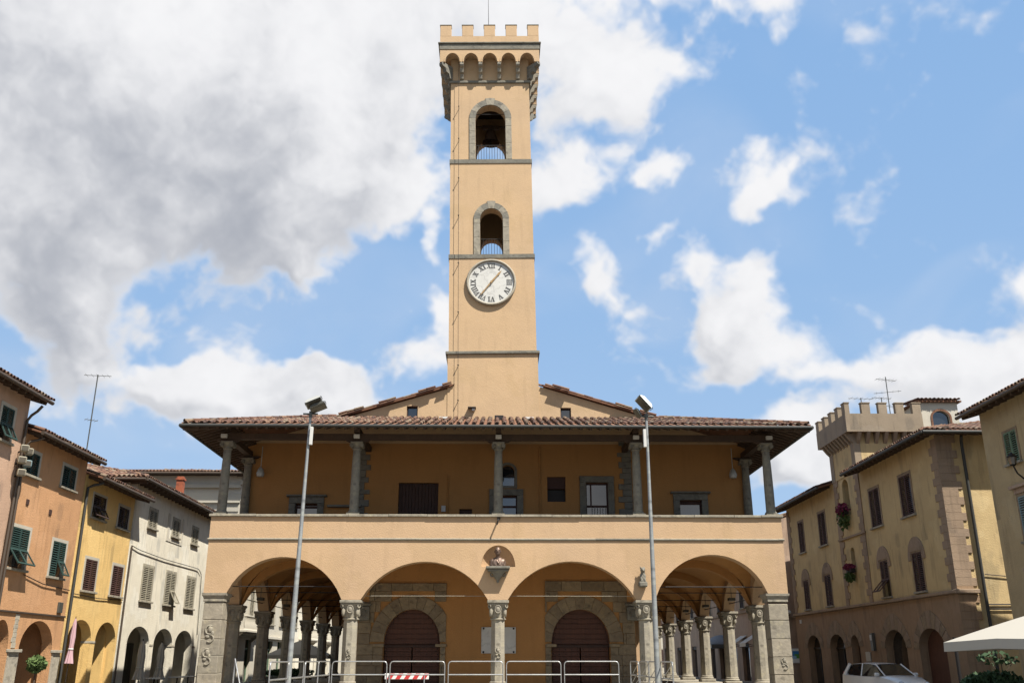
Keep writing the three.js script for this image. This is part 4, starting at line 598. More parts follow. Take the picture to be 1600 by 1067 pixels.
  const cb = grp(tower, 'lightning_cable'); add(cb, 'cable', [bar([-1.72, 12.4, 2.45], [-1.72, 34.0, 2.4], 0.011, 5)], M.iron); for (const y of [13.6, 15.4, 18.2, 20.9, 23.6, 25.8, 28.2, 30.2]) add(cb, 'standoff', [bar([-1.72, y, 2.15], [-1.72, y, 2.45], 0.018, 5), new THREE.SphereGeometry(0.04, 6, 5).translate(-1.72, y, 2.44)], M.iron);
}
{ const b = thing('bell', 'dark bronze bell hanging in the top opening of the clock tower', 'bell', [-0.46, 29.55, -46.6]); add(b, 'bell_body', [new THREE.LatheGeometry([[0.5, 0], [0.47, 0.06], [0.38, 0.25], [0.3, 0.55], [0.26, 0.75], [0.16, 0.85], [0, 0.88]].map((p) => new THREE.Vector2(...p)), 24)], M.bronze); add(b, 'yoke', [rbox(1.0, 0.22, 0.22, 0, 1.02, 0), bar([-1.58, 1.05, 0], [1.58, 1.05, 0], 0.06)], M.beam); add(b, 'clapper', [bar([0, 0.8, 0], [0, -0.02, 0], 0.025), new THREE.SphereGeometry(0.07, 8, 6).translate(0, -0.04, 0)], M.iron); }
{ // clock
  const font = await new FontLoader().loadAsync('fonts/droid/droid_serif_bold.typeface.json');
  const R = 1.28, c = thing('clock', 'round white clock with roman numerals on the tower below the lower arched opening', 'clock', [-0.345, 19.86, -46.23 + 2.2 - 0.005]); c.rotation.z = LEAN;
  add(c, 'rim', [new THREE.LatheGeometry([[R * 0.9, 0.04], [R * 0.9, 0.13], [R * 0.93, 0.17], [R * 0.97, 0.17], [R, 0.12], [R, 0]].map((p) => new THREE.Vector2(...p)), 64).rotateX(Math.PI / 2)], M.stonePale);
  add(c, 'dial', [new THREE.CylinderGeometry(R * 0.905, R * 0.905, 0.06, 64).rotateX(Math.PI / 2).translate(0, 0, 0.05)], M.marble);
  ['XII', 'I', 'II', 'III', 'IV', 'V', 'VI', 'VII', 'VIII', 'IX', 'X', 'XI'].forEach((t, i) => { const g = new TextGeometry(t, { font, size: 0.25, depth: 0.012, curveSegments: 3 }); g.computeBoundingBox(); const b = g.boundingBox; g.translate(-(b.min.x + b.max.x) / 2, -(b.min.y + b.max.y) / 2, 0); g.scale(t.length > 2 ? 0.8 : 0.95, 1.05, 1); const n = add(c, 'numeral', [g], M.numeral), a = -i * Math.PI / 6; n.rotation.z = a; n.position.set(-Math.sin(a) * R * 0.72, Math.cos(a) * R * 0.72, 0.081); });
  const hand = (name, len, w, a, z) => { const h = add(c, name, [extrude(shapeOf([[-w * 0.5, -0.18], [-w, 0.1], [-w * 0.6, len * 0.55], [-w * 1.1, len * 0.72], [0, len], [w * 1.1, len * 0.72], [w * 0.6, len * 0.55], [w, 0.1], [w * 0.5, -0.18]]), 0.015, z)], M.gilt); h.rotation.z = -a; };
  hand('hour_hand', R * 0.66, 0.05, 40 * Math.PI / 180, 0.11); hand('minute_hand', R * 0.74, 0.038, 218.5 * Math.PI / 180, 0.13); add(c, 'hub', [new THREE.CylinderGeometry(0.06, 0.06, 0.09, 16).rotateX(Math.PI / 2).translate(0, 0, 0.125)], M.gilt);
}
// ---------------------------------------------------------------- houses along the piazza, sunny row (facades face +x)
const XL = -18, XR = 20.5;
const HM = { salmon: plaster(lin(0.60, 0.39, 0.26), true), orange: plaster(lin(0.64, 0.345, 0.16), true), yellow: plaster(lin(0.90, 0.60, 0.22), true), cream: plaster(lin(0.92, 0.85, 0.68), true), pale: plaster(lin(0.66, 0.61, 0.50)), palazzo: plaster(lin(0.68, 0.505, 0.25), true), brown: plaster(lin(0.38, 0.25, 0.145), true), strip: plaster(lin(0.37, 0.265, 0.175), true), weathered: plaster(lin(0.35, 0.275, 0.19), true), olive: plaster(lin(0.54, 0.41, 0.22), true), pink: plaster(lin(0.50, 0.36, 0.26), true) };
HM.whiteFrame = plaster(lin(0.54, 0.50, 0.41)); HM.creamFrame = stoneM(lin(0.46, 0.42, 0.33)); HM.brownFrame = stoneM(lin(0.34, 0.25, 0.16));
function pipe(h, pts, r, mat) { add(h, 'drainpipe', [tube(pts, r, pts.length * 8, 8)], mat || M.copper); }
function cafeColumn(h, u, top, z = -0.21) { const c = grp(h, 'column'); c.position.set(u, 0, z); add(c, 'base', [rbox(0.46, 0.12, 0.46, 0, 0.06, 0), ringLoft([[0.12, 0.2], [0.18, 0.21], [0.24, 0.16]], 16)], M.stonePale); add(c, 'shaft', [ringLoft([[0.24, 0.165], [1.2, 0.165], [top - 0.36, 0.145]], 16)], M.stonePale); add(c, 'capital', [ringLoft([[top - 0.36, 0.145], [top - 0.33, 0.18], [top - 0.29, 0.18], [top - 0.27, 0.15], [top - 0.1, 0.22, 0.6]], 16), rbox(0.5, 0.1, 0.46, 0, top - 0.05, 0)], M.stonePale); }
const darkIn = M.shutDark;
{ // salmon end house
  const W = 12, H = 11.2, z0 = -22.85, h = thing('corner_house', 'salmon pink plastered house with green shutters, taller than the orange house beside it', 'house', [XL, 0, z0], Math.PI / 2);
  houseBody(h, W, H, 9, HM.salmon, [rectHole(10.15, 10.95, 9.2, 10.35), rectHole(6.6, 7.4, 9.2, 10.35), rectHole(9.9, 10.9, 5, 6.9)]); houseRoof(h, W, H, 9, 0.62, 0.3, { e1: 0.35, gableMat: HM.salmon });
  windowAt(h, 9.98, 11.12, 9.05, 10.5, { shut: M.shutGreen, frameMat: HM.whiteFrame, mode: 'awning', tilt: 0.5 }); windowAt(h, 6.5, 7.5, 9.05, 10.5, { shut: M.shutGreen, frameMat: HM.whiteFrame }); windowAt(h, 9.8, 11, 4.9, 7, { shut: M.shutGreen, frameMat: HM.whiteFrame });
  pipe(h, [[11.75, 10.75, 0.62], [11.8, 10.45, 0.35], [11.85, 10.3, 0.09], [11.85, 8, 0.09], [11.85, 0.2, 0.09]], 0.055);
}
{ // orange house: z -34.85 .. -40.6
  const W = 5.75, z0 = -34.85, H = 9.95, h = thing('orange_house', 'orange plastered house with dark green shutters and a low arcade', 'house', [XL, 0, z0], Math.PI / 2);
  const holes = [[0.3, 1.45, 8.3, 9.2], [3.55, 4.8, 8.35, 9.25], [0.3, 1.65, 4.85, 6.3], [3.65, 4.9, 4.8, 6.2]].map((r) => rectHole(...r)); holes.push(archHole(2.25, 5.0, 0.01, 1.98, 1.06), archHole(-0.9 + 1.0, 1.4, 0.01, 1.98, 1.0));
  houseBody(h, W, H, 9, HM.orange, holes, { portico: 3.2, porticoTop: 3.4, porticoMat: HM.orange }); houseRoof(h, W, H, 9, 0.62, 0.3, { gableMat: HM.orange, e1: 0.2 });
  const g = { shut: M.shutGreen, frameMat: HM.whiteFrame };
  windowAt(h, 0.17, 1.58, 8.22, 9.3, g); windowAt(h, 3.42, 4.9, 8.28, 9.36, g); windowAt(h, 0.17, 1.76, 4.72, 6.42, { ...g, mode: 'awning', tilt: 0.62 }); windowAt(h, 3.55, 5.0, 4.68, 6.3, { ...g, mode: 'half' });
  add(h, 'string_course', [rbox(W - 0.1, 0.07, 0.08, W / 2, 3.28, 0.03)], M.copper);
  for (const [a, b] of [[1.45, 2.2], [5.05, 5.7]]) { const p = grp(h, 'arcade_pier'); add(p, 'facing', [rbox(b - a, 1.85, 0.07, (a + b) / 2, 0.925, 0.035)], M.stonePale); add(p, 'cap', [rbox(b - a + 0.12, 0.11, 0.18, (a + b) / 2, 1.91, 0.06)], M.stonePale); }
  { const w = grp(h, 'patched_strip'); let y = 2.0; while (y < 3.2) { const q = rr(0.12, 0.22); add(w, 'stone', stoneGeo(rr(0.22, 0.34), q, 0.05, 1.75 + rr(-0.03, 0.03), y + q / 2, 0.0, 0.03), M.stonePale); y += q; } }
  add(h, 'doorway', [bx(2.5, 3.6, 0, 2.4, -3.18, -3.12)], M.iron); add(h, 'meter_box', [rbox(0.36, 0.42, 0.08, 5.1, 3.62, 0.04)], M.lampDark);
  for (const [u, y] of [[1.05, 7.3], [3.0, 7.2]]) add(h, 'wall_vent', [rbox(0.2, 0.22, 0.06, u, y, 0.01)], M.brownDoor);
  add(h, 'cable', [tube([[1.6, 4.65, 0.05], [3.3, 4.42, 0.06], [5.7, 4.35, 0.05]], 0.02, 20, 5)], M.iron); pipe(h, [[0.35, 9.65, 0.6], [0.2, 9.5, 0.35], [0.1, 9.35, 0.08], [0.1, 6, 0.08], [0.1, 0.2, 0.08]], 0.05);
}
{ // yellow house: z -40.7 .. -46.5
  const W = 5.8, z0 = -40.7, H = 9.3, h = thing('yellow_house', 'yellow plastered house with brown louvred shutters over two arches on a column', 'house', [XL, 0, z0], Math.PI / 2);
  const holes = [[1.0, 2.4, 7.6, 8.6], [3.95, 5.25, 7.55, 8.55], [1.1, 2.4, 4.45, 5.8], [4.15, 5.45, 4.45, 5.8]].map((r) => rectHole(...r)); holes.push(archHole(0.42, 2.82, 0.01, 2.38, 0.85), archHole(3.3, 5.6, 0.01, 2.38, 0.85));
  houseBody(h, W, H, 9, HM.yellow, holes, { portico: 3.2, porticoTop: 3.5, porticoMat: HM.yellow }); houseRoof(h, W, H, 9, 0.72, 0.28, { gableMat: HM.yellow, e1: 0.4 });
  const s = { shut: M.shutBrown, frameMat: HM.whiteFrame }; windowAt(h, 0.9, 2.48, 7.5, 8.7, { ...s, frame: 0.1, mode: 'awning', tilt: 0.5, shut: M.shutDark }); windowAt(h, 3.85, 5.35, 7.45, 8.65, { ...s, shut: M.shutDark }); windowAt(h, 1.0, 2.5, 4.36, 5.92, s); windowAt(h, 4.05, 5.55, 4.34, 5.92, s);
  add(h, 'wall_pier', [bx(2.83, 3.29, 0.01, 0.14, -0.4, -0.02)], M.stonePale); cafeColumn(h, 3.06, 2.38); add(h, 'doorway', [bx(3.6, 4.7, 0, 2.5, -3.18, -3.12)], M.iron); add(h, 'doorway', [bx(1.1, 2.2, 0, 2.5, -3.18, -3.12)], M.iron);
  pipe(h, [[0.25, 8.95, 0.7], [0.2, 8.85, 0.4], [0.12, 8.7, 0.08], [0.12, 5, 0.08], [0.12, 0.2, 0.08]], 0.06, M.gutter); add(h, 'cable', [tube([[0.1, 4.25, 0.05], [2.9, 4.2, 0.05], [5.75, 4.3, 0.05]], 0.018, 20, 5)], M.iron);
}
{ // cream house: z -46.6 .. -59.2
  const W = 12.6, z0 = -46.6, H = 10.15, h = thing('cream_house', 'pale cream house with grey louvred shutters over three round arches', 'house', [XL, 0, z0], Math.PI / 2);
  const up = [[1.95, 3.3], [5.65, 6.95], [9.1, 10.4]], lo = [[2.05, 3.75], [5.55, 7.3], [9.1, 10.85]], ar = [[1.2, 4.2], [4.9, 7.85], [8.3, 11.4]];
  const holes = [...up.map(([a, b]) => rectHole(a + 0.12, b - 0.12, 8.1, 9.0)), ...lo.map(([a, b]) => rectHole(a + 0.12, b - 0.12, 4.45, 6.1)), ...ar.map(([a, b]) => archHole(a, b, 0.01, 2.36, 0.82))];
  houseBody(h, W, H, 10, HM.cream, holes, { portico: 3.4, porticoTop: 3.5, porticoMat: HM.cream });
  hipRoof(h, W, H, 10, 0.62, 0.3);
  for (const [a, b] of up) windowAt(h, a, b, 7.98, 9.12, { shut: M.shutGrey, frameMat: HM.creamFrame }); lo.forEach(([a, b], i) => windowAt(h, a, b, 4.34, 6.24, { shut: M.shutGrey, frameMat: HM.creamFrame, mode: i === 1 ? 'half' : '' }));
  for (const u of [4.55, 8.07, 11.75]) cafeColumn(h, u, 2.36); for (const u of [2.4, 6.0, 9.6]) add(h, 'shop_window', [bx(u, u + 1.6, 0.3, 2.5, -3.38, -3.34)], M.glass);
  add(h, 'pilaster_panel', [bx(4.9, 5.25, 7.9, 9.2, 0.0, 0.03), bx(7.3, 7.55, 7.9, 9.2, 0, 0.03), bx(4.9, 7.55, 7.72, 7.9, 0, 0.028)], HM.pale);
  add(h, 'cable', [tube([[0.1, 6.9, 0.06], [1.2, 6.8, 0.07], [5, 6.72, 0.07], [10.8, 6.75, 0.07], [11.6, 6.4, 0.07], [12, 3, 0.07]], 0.022, 50, 5)], M.lampDark); pipe(h, [[0.08, 6.9, 0.07], [0.08, 4, 0.07], [0.08, 0.2, 0.07]], 0.04);
  const ch = grp(h, 'chimney'); ch.position.set(10.9, 10.4, -1.6); const red = new THREE.MeshStandardMaterial({ color: lin(0.42, 0.11, 0.045), roughness: 0.85, map: texStone }); add(ch, 'stack', [box(0.4, 1.7, 0.4, 0, 0.85, 0)], red); add(ch, 'cap', [box(0.5, 0.1, 0.5, 0, 1.75, 0), box(0.36, 0.12, 0.36, 0, 1.86, 0)], red);
}
function balcony(h, u0, u1, y, mat) { const b = grp(h, 'balcony'); add(b, 'slab', [rbox(u1 - u0, 0.16, 0.9, (u0 + u1) / 2, y, 0.45, 0.03), rbox(u1 - u0 - 0.3, 0.12, 0.7, (u0 + u1) / 2, y - 0.14, 0.36, 0.03)], mat); add(b, 'rail', [rbox(u1 - u0, 0.12, 0.2, (u0 + u1) / 2, y + 1.0, 0.8, 0.03)], mat); const n = Math.round((u1 - u0) / 0.3); for (let i = 0; i <= n; i++) add(b, 'baluster', [ringLoft([[y + 0.08, 0.07, 1], [y + 0.15, 0.05], [y + 0.35, 0.095], [y + 0.65, 0.045], [y + 0.94, 0.07, 1]], 8).translate(u0 + 0.1 + i * (u1 - u0 - 0.2) / n, 0, 0.8)], mat); for (const u of [u0 + 0.25, u1 - 0.25]) add(b, 'bracket', [extrude(shapeOf([[0, y - 0.7], [0.15, y - 0.6], [0.6, y - 0.2], [0, y - 0.2]]), 0.16, -0.08).rotateY(-Math.PI / 2).translate(u, 0, 0.005)], mat); }
{ // pale classical palace beyond, seen over the cream house and through the arcade
  const z0 = -66.5, H = 14.2, W = 19, h = thing('classical_palace', 'tall pale classical palace with stone balcony and broad dark eaves behind the cream house', 'palace', [XL - 0.3, 0, z0], Math.PI / 2);
  const wins = []; for (let i = 0; i < 5; i++) for (const [y0, y1] of [[4.3, 6.9], [8.6, 10.8]]) wins.push([1.6 + i * 3.5, 2.9 + i * 3.5, y0, y1]); const shops = [0, 1, 2, 3, 4].map((i) => [1.4 + i * 3.5, 3.1 + i * 3.5, 0.05, 3.0]);
  houseBody(h, W, H, 17, HM.pale, [...wins, ...shops].map((r) => rectHole(...r)), {}); hipRoof(h, W, H, 17, 0.8, 0.2);
  for (const [a, b, c, d] of wins) windowAt(h, a - 0.18, b + 0.18, c - 0.1, d + 0.18, { shut: M.shutGrey, frameMat: HM.whiteFrame, frame: 0.2, proud: 0.08 }); for (const [a, b, c, d] of shops) { const w = grp(h, 'shop_front'); add(w, 'frame', [bx(a, a + 0.1, c, d, -0.3, -0.2), bx(b - 0.1, b, c, d, -0.3, -0.2), bx(a + 0.1, b - 0.1, 2.3, 2.42, -0.3, -0.2)], M.shutPale); add(w, 'pane', [bx(a + 0.1, b - 0.1, c, d, -0.28, -0.26)], M.glass); }
  balcony(h, 1.2, 6.8, 3.5, HM.pale); add(h, 'cornice', [rbox(W + 0.2, 0.18, 0.3, W / 2, 3.25, 0.1), rbox(W + 0.3, 0.3, 0.4, W / 2, H - 0.6, 0.15)], HM.pale);
  // end wall that looks towards the piazza: local -u side
  const e = grp(h, 'end_wall'); const ux = -0.02; for (const [z, w] of [[-3, 1.4], [-7.2, 1.4], [-11.4, 1.4]]) { const y = [8.7, 10.9]; add(e, 'window_frame', [bx(ux - 0.09, ux, y[0], y[1] + 0.2, z - w / 2 - 0.2, z - w / 2), bx(ux - 0.09, ux, y[0], y[1] + 0.2, z + w / 2, z + w / 2 + 0.2), bx(ux - 0.12, ux, y[1], y[1] + 0.2, z - w / 2, z + w / 2), bx(ux - 0.16, ux, y[0] - 0.15, y[0] - 0.002, z - w / 2 - 0.25, z + w / 2 + 0.25)], HM.whiteFrame); add(e, 'shutter', [bx(ux - 0.04, ux - 0.005, y[0], y[1], z - w / 2, z - 0.01), bx(ux - 0.04, ux - 0.005, y[0], y[1], z + 0.01, z + w / 2)], M.shutGrey); }
  for (let k = 0; k < 8; k++) add(e, 'rustication', [rbox(0.05, 0.55, 0.9 + (k % 2) * 0.5, ux - 0.02, 7.3 + k * 0.75, -0.5)], HM.whiteFrame); add(e, 'cornice', [rbox(0.3, 0.25, 17, ux - 0.12, H - 0.9, -8.5), rbox(0.2, 0.16, 17, ux - 0.08, H - 2.0, -8.5)], HM.whiteFrame);
}
{ const z0 = -88, H = 11.5, W = 27, h = thing('far_palace', 'cream terrace with stone balcony and ground floor shops beyond the pale palace', 'palace', [XL - 0.6, 0, z0], Math.PI / 2); const wins = []; for (let i = 0; i < 7; i++) for (const [a, b] of [[4.4, 6.7], [8.0, 9.8]]) wins.push([1.5 + i * 3.6, 2.7 + i * 3.6, a, b]); const shops = [0, 1, 2, 3, 4, 5, 6].map((i) => [1.2 + i * 3.6, 3.0 + i * 3.6, 0.05, 2.9]);
  houseBody(h, W, H, 12, HM.cream, [...wins, ...shops].map((r) => rectHole(...r))); houseRoof(h, W, H, 12, 0.8, 0.28, { gableMat: HM.cream }); for (const [a, b, c, d] of wins) windowAt(h, a - 0.15, b + 0.15, c - 0.1, d + 0.15, { shut: M.shutGrey, frameMat: HM.creamFrame }); for (const [a, b, c, d] of shops) add(h, 'shop_window', [bx(a, b, c, d, -0.3, -0.26)], M.glass); balcony(h, 4, 10, 3.4, HM.pale); balcony(h, 15, 20, 3.4, HM.pale); }

// ---------------------------------------------------------------- shaded row (facades face -x)
const hoodPts = (u0, u1, ys, top, o = 0.32) => { const c = (u0 + u1) / 2, L = [], n = 10, a = (u1 - u0) / 2 + o, h = top - ys; for (let i = 0; i <= n; i++) { const t = i / n; L.push([c - a * Math.cos(t * Math.PI / 2), ys + h * Math.pow(Math.sin(t * Math.PI / 2), 0.9)]); } const R = L.slice(0, -1).reverse().map(([x, y]) => [2 * c - x, y]); return [...L, ...R]; };
{ // the palace with the battlemented tower: local u = z + 65.7, u: 0 .. 23.5
  const W = 23.5, H = 11.75, z0 = -65.7, U = (z) => z - z0, h = thing('battlement_palace', 'ochre palace with brown quoins, brown shutters and a squat battlemented tower', 'palace', [XR, 0, z0], -Math.PI / 2);
  const up = [[-63.5, -62.2], [-59.4, -57.9], [-50.85, -49.25], [-46.85, -45.25]], lo = [[-63.45, -62.3], [-59.3, -58.05], [-50.45, -49.3], [-46.45, -45.2]];
  const holes = [...up.map(([a, b]) => rectHole(U(a) + 0.1, U(b) - 0.1, 8.4, 10.35)), ...lo.map(([a, b]) => rectHole(U(a) + 0.06, U(b) - 0.06, 4.72, 6.5)), archHole(U(-54.6), U(-53.6), 9.55, 11.2, 0.45), archHole(U(-54.4), U(-53.8), 6.4, 7.5, 0.2)];
  const grd = [[-63.6, -61.1, 0.01, 2.3, 0.78], [-59.35, -56.8, 0.01, 2.25, 0.78], [-55.8, -54.5, 0.01, 2.3, 0.62], [-50.9, -48.25, 0.8, 2.15, 0.9], [-46.8, -44.0, 0.01, 2.05, 0.95]];
  for (const [a, b, y0, ys, r] of grd) holes.push(archHole(U(a) - 0.03, U(b) + 0.03, y0, ys, r + 0.03));
  houseBody(h, W, H, 11, HM.palazzo, holes, { portico: 0 });
  for (const [a, b] of up) windowAt(h, U(a), U(b), 8.27, 10.5, { shut: M.shutBrown, frameMat: HM.brownFrame, frame: 0.14 });
  lo.forEach(([a, b], i) => { const w = windowAt(h, U(a), U(b), 4.62, 6.62, { shut: M.shutBrown, frameMat: HM.brownFrame, frame: 0.08, mode: i === 2 ? 'awning' : '', tilt: 0.75 }); const ys = 6.2, o = hoodPts(U(a), U(b), ys, 7.3), inn = [[U(b) + 0.02, ys], [U(b) + 0.02, 6.62], [U(a) - 0.02, 6.62], [U(a) - 0.02, ys]]; add(w, 'hood', [extrude(shapeOf([...o, ...inn]), 0.05, 0.0)], HM.strip); });
  const lower = shapeOf([[-0.004, 0.003], [W + 0.004, 0.003], [W + 0.004, 4.42], [-0.004, 4.42]]); for (const [a, b, y0, ys, r] of grd) lower.holes.push(archHole(U(a), U(b), y0 + 0.005, ys, r)); add(h, 'ground_floor_facing', [extrude(lower, 0.43, -0.38)], HM.brown);
  for (const [a, b, y0, ys, r] of grd) { const n = 11, o = 0.55, c = U((a + b) / 2), hw = (b - a) / 2, g = grp(h, 'arch_surround'); for (let i = 0; i < n; i++) { const t0 = Math.PI * (1 - i / n) - 0.01, t1 = Math.PI * (1 - (i + 1) / n) + 0.01, q = (t, k) => [c + (hw + k) * Math.cos(t), ys + (r + k * (1 + 0.5 * Math.sin(t) ** 6)) * Math.sin(t)]; add(g, 'voussoir', [extrude(shapeOf([q(t0, 0), q(t1, 0), q(t1, o), q(t0, o)]), 0.03, 0.05 + rr(0, 0.008))], i % 2 ? HM.strip : HM.brownFrame); } const dm = a < -56 ? M.glass : a < -54 ? M.brownDoor : a < -48 ? M.glass : M.door; add(g, 'door_leaf', [extrude(shapeOf([[U(a), y0], ...roundArch(U(a), U(b), ys, r), [U(b), y0]]), 0.04, -0.4)], dm); if (a < -56) add(g, 'shop_frame', [bx(U(a), U(b), ys - 0.05, ys + 0.05, -0.35, -0.3), bx(c - 0.03, c + 0.03, y0, ys - 0.05, -0.35, -0.3)], M.iron); }
  add(h, 'string_course', [rbox(W + 0.1, 0.16, 0.2, W / 2, 4.46, 0.12, 0.04)], HM.strip);
  add(h, 'tower_string', [rbox(4.2, 0.12, 0.1, U(-53.85), 8.3, 0.06)], HM.strip);
  for (const [u, y0, y1, d] of [[0, 4.56, H - 0.5, 1], [U(-55.9), 4.56, 13.2, 1], [U(-51.85), 4.56, 13.2, -1], [W, 4.56, H - 0.5, -1]]) { const q = grp(h, 'quoin_strip'); let y = y0, k = 0; while (y < Math.min(y1, H - 0.05)) { const hh = 0.36, w = k % 2 ? 0.75 : 0.5; add(q, 'quoin', [rbox(w + rr(-0.03, 0.03), hh - 0.004, 0.05, u + d * w / 2, y + hh / 2, 0.026, 0.01)], HM.strip); y += hh; k++; } }
  // tower block above the roof
  const T = grp(h, 'battlement_tower'), t0 = U(-55.9), t1 = U(-51.85), td = 3.5; add(T, 'tower_wall', [bx(t0, t1, H, 14.0, -td, 0.04)], HM.palazzo); for (const [a, b] of [[t0 - 0.01, t0 + 0.55], [t1 - 0.55, t1 + 0.01]]) add(T, 'quoin_strip', [bx(a, b, H - 0.02, 13.9, -0.3, 0.075)], HM.weathered);
  const P = { x0: t0 - 0.5, x1: t1 + 0.5, z0: -td - 0.4, z1: 0.55 }; add(T, 'parapet', [bx(P.x0, P.x1, 13.9, 14.95, P.z1 - 0.3, P.z1), bx(P.x0, P.x1, 13.9, 14.95, P.z0, P.z0 + 0.3), bx(P.x0, P.x0 + 0.3, 13.9, 14.95, P.z0 + 0.301, P.z1 - 0.301), bx(P.x1 - 0.3, P.x1, 13.9, 14.95, P.z0 + 0.301, P.z1 - 0.301), bx(P.x0 + 0.301, P.x1 - 0.301, 13.95, 14.1, P.z0 + 0.301, P.z1 - 0.301)], HM.weathered);
  const mer = (x, z, turn) => { add(T, 'merlon', [rbox(0.5, 0.62, 0.28, 0, 15.255, 0, 0.01).rotateY(turn).translate(x, 0, z)], HM.weathered); add(T, 'merlon_cap', [rbox(0.56, 0.06, 0.34, 0, 15.59, 0, 0.01).rotateY(turn).translate(x, 0, z)], HM.weathered); };
  for (let i = 0; i < 5; i++) { mer(P.x0 + 0.26 + i * (P.x1 - P.x0 - 0.52) / 4, P.z1 - 0.15, 0); } for (let i = 1; i < 5; i++) for (const x of [P.x0 + 0.15, P.x1 - 0.15]) mer(x, P.z1 - 0.26 - i * (P.z1 - P.z0 - 0.52) / 4, Math.PI / 2);
  for (let i = 0; i < 9; i++) add(T, 'corbel', [extrude(shapeOf([[0, 13.3], [0.2, 13.5], [0.5, 13.9], [0, 13.9]]), 0.2, -0.1).rotateY(-Math.PI / 2).translate(t0 + 0.1 + i * (t1 - t0 - 0.2) / 8, 0, 0.03)], HM.weathered); for (const [e, q] of [[t1, 0], [t0, Math.PI]]) for (let i = 0; i < 7; i++) add(T, 'corbel', [extrude(shapeOf([[0, 13.3], [0.2, 13.5], [0.5, 13.9], [0, 13.9]]), 0.2, -0.1).rotateY(q).translate(e, 0, -0.2 - i * 0.52)], HM.weathered);
  // little rooftop room with an arched window beside the tower
  const B = grp(h, 'roof_turret'); const bw = shapeOf([[0, 0], [2.3, 0], [2.3, 2.1], [0, 2.1]]); bw.holes.push(archHole(0.75, 1.75, 0.7, 1.2, 0.42)); const bg = extrude(bw, 0.25, 0); bg.rotateY(Math.PI / 2).translate(t1 - 0.5, 13.7, -4.1); add(B, 'wall', [bg, bx(t1 - 2.4, t1 - 0.502, 13.7, 15.8, -4.35, -4.1), bx(t1 - 2.4, t1 - 0.502, 13.7, 15.8, -6.4, -6.15), bx(t1 - 2.65, t1 - 2.402, 13.7, 15.8, -6.4, -4.1)], HM.pale); { const a0 = archHole(0.63, 1.87, 0.6, 1.2, 0.54).getPoints(), s0 = shapeOf(a0.map((p) => [p.x, p.y])); s0.holes.push(archHole(0.75, 1.75, 0.69, 1.2, 0.42)); add(B, 'brick_arch', [extrude(s0, 0.03, 0).rotateY(Math.PI / 2).translate(t1 - 0.249, 13.7, -4.1)], M.clay); } add(B, 'window', [bx(t1 - 0.42, t1 - 0.39, 14.35, 15.35, -5.9, -4.8)], M.glass); add(B, 'roof', [bx(t1 - 2.8, t1 - 0.05, 15.81, 15.9, -6.6, -3.9)], M.clay);
  tiles(B, [t1 + 0.0, 15.91, -3.9], [0, 0, -1], [-1, 0.1, 0], 2.7, 2.4, 0.24, 0);
  // roofs: far wing and near block, hipped at the corner
  const r1 = grp(h, 'roof'); const ov = 0.95, sl = 0.3; const wing = (a, b) => { const g = extrude(shapeOf([[ov, H - ov * sl], [-5.5, H + 5.5 * sl], [-11, H], [-11, H + 0.07], [-5.5, H + 5.5 * sl + 0.07], [ov, H - ov * sl + 0.07]]), b - a); g.rotateY(-Math.PI / 2).translate(b, 0, 0); return g; };
  add(r1, 'deck', [wing(-0.4, t0 - 0.02)], M.clay); tiles(r1, [-0.4, H - ov * sl + 0.07, ov + 0.05], [1, 0, 0], [0, sl, -1], t0 + 0.36, 6.4, 0.24, 0); const nb0 = t1 + 0.02, nb1 = W + ov;
  { const y0 = H - ov * sl, d = 5.5 + ov, Q = [[nb0, y0, ov], [nb1, y0, ov], [nb1 - d, y0 + d * sl, ov - d], [nb0, y0 + d * sl, ov - d]], S2 = [[nb1, y0, ov], [nb1, y0, -11], [nb1 - d, y0 + d * sl, -11], [nb1 - d, y0 + d * sl, ov - d]]; for (const q of [Q, S2]) { const g = new THREE.BufferGeometry(); const v = []; for (const k of [0, 1, 2, 0, 2, 3]) v.push(...q[k]); for (const k of [0, 2, 1, 0, 3, 2]) v.push(q[k][0], q[k][1] + 0.07, q[k][2]); g.setAttribute('position', new THREE.Float32BufferAttribute(v, 3)); g.computeVertexNormals(); g.setAttribute('uv', new THREE.BufferAttribute(new Float32Array(v.length / 3 * 2), 2)); add(r1, 'deck', [g], new THREE.MeshStandardMaterial({ color: lin(0.33, 0.16, 0.10), roughness: 0.92, side: THREE.DoubleSide })); }
    tiles(r1, [nb0, y0 + 0.07, ov + 0.05], [1, 0, 0], [0, sl, -1], nb1 - nb0, d * 1.044, 0.24, 0, (u, s) => s / 1.044 < nb1 - nb0 - u + 0.05); tiles(r1, [nb1 + 0.05, y0 + 0.07, ov], [0, 0, -1], [-1, sl, 0], 11.5, d * 1.044, 0.24, 0, (u, s) => s / 1.044 < u + 0.05);
    for (let i = 0; i < 24; i++) { const b = add(r1, 'rafter', rafterGeo(1.25), M.rafter); b.position.set(nb0 + 0.2 + i * 0.52, y0 - 0.08, ov - 0.04); b.rotation.x = Math.atan(sl); if (nb0 + 0.2 + i * 0.52 > nb1 - 0.1) { b.visible = true; b.position.x = nb1 - 0.1; break; } }
    for (let i = 0; i < 18; i++) { const b = add(r1, 'rafter', rafterGeo(1.25), M.rafter); b.position.set(-0.3 + i * 0.55, y0 - 0.08, ov - 0.04); b.rotation.x = Math.atan(sl); }
    for (let i = 0; i < 18; i++) { const b = add(r1, 'rafter', rafterGeo(1.25), M.rafter); b.position.set(nb1 - 0.04, y0 - 0.08, ov - 0.3 - i * 0.55); b.rotation.order = 'YXZ'; b.rotation.set(Math.atan(sl), Math.PI / 2, 0); }
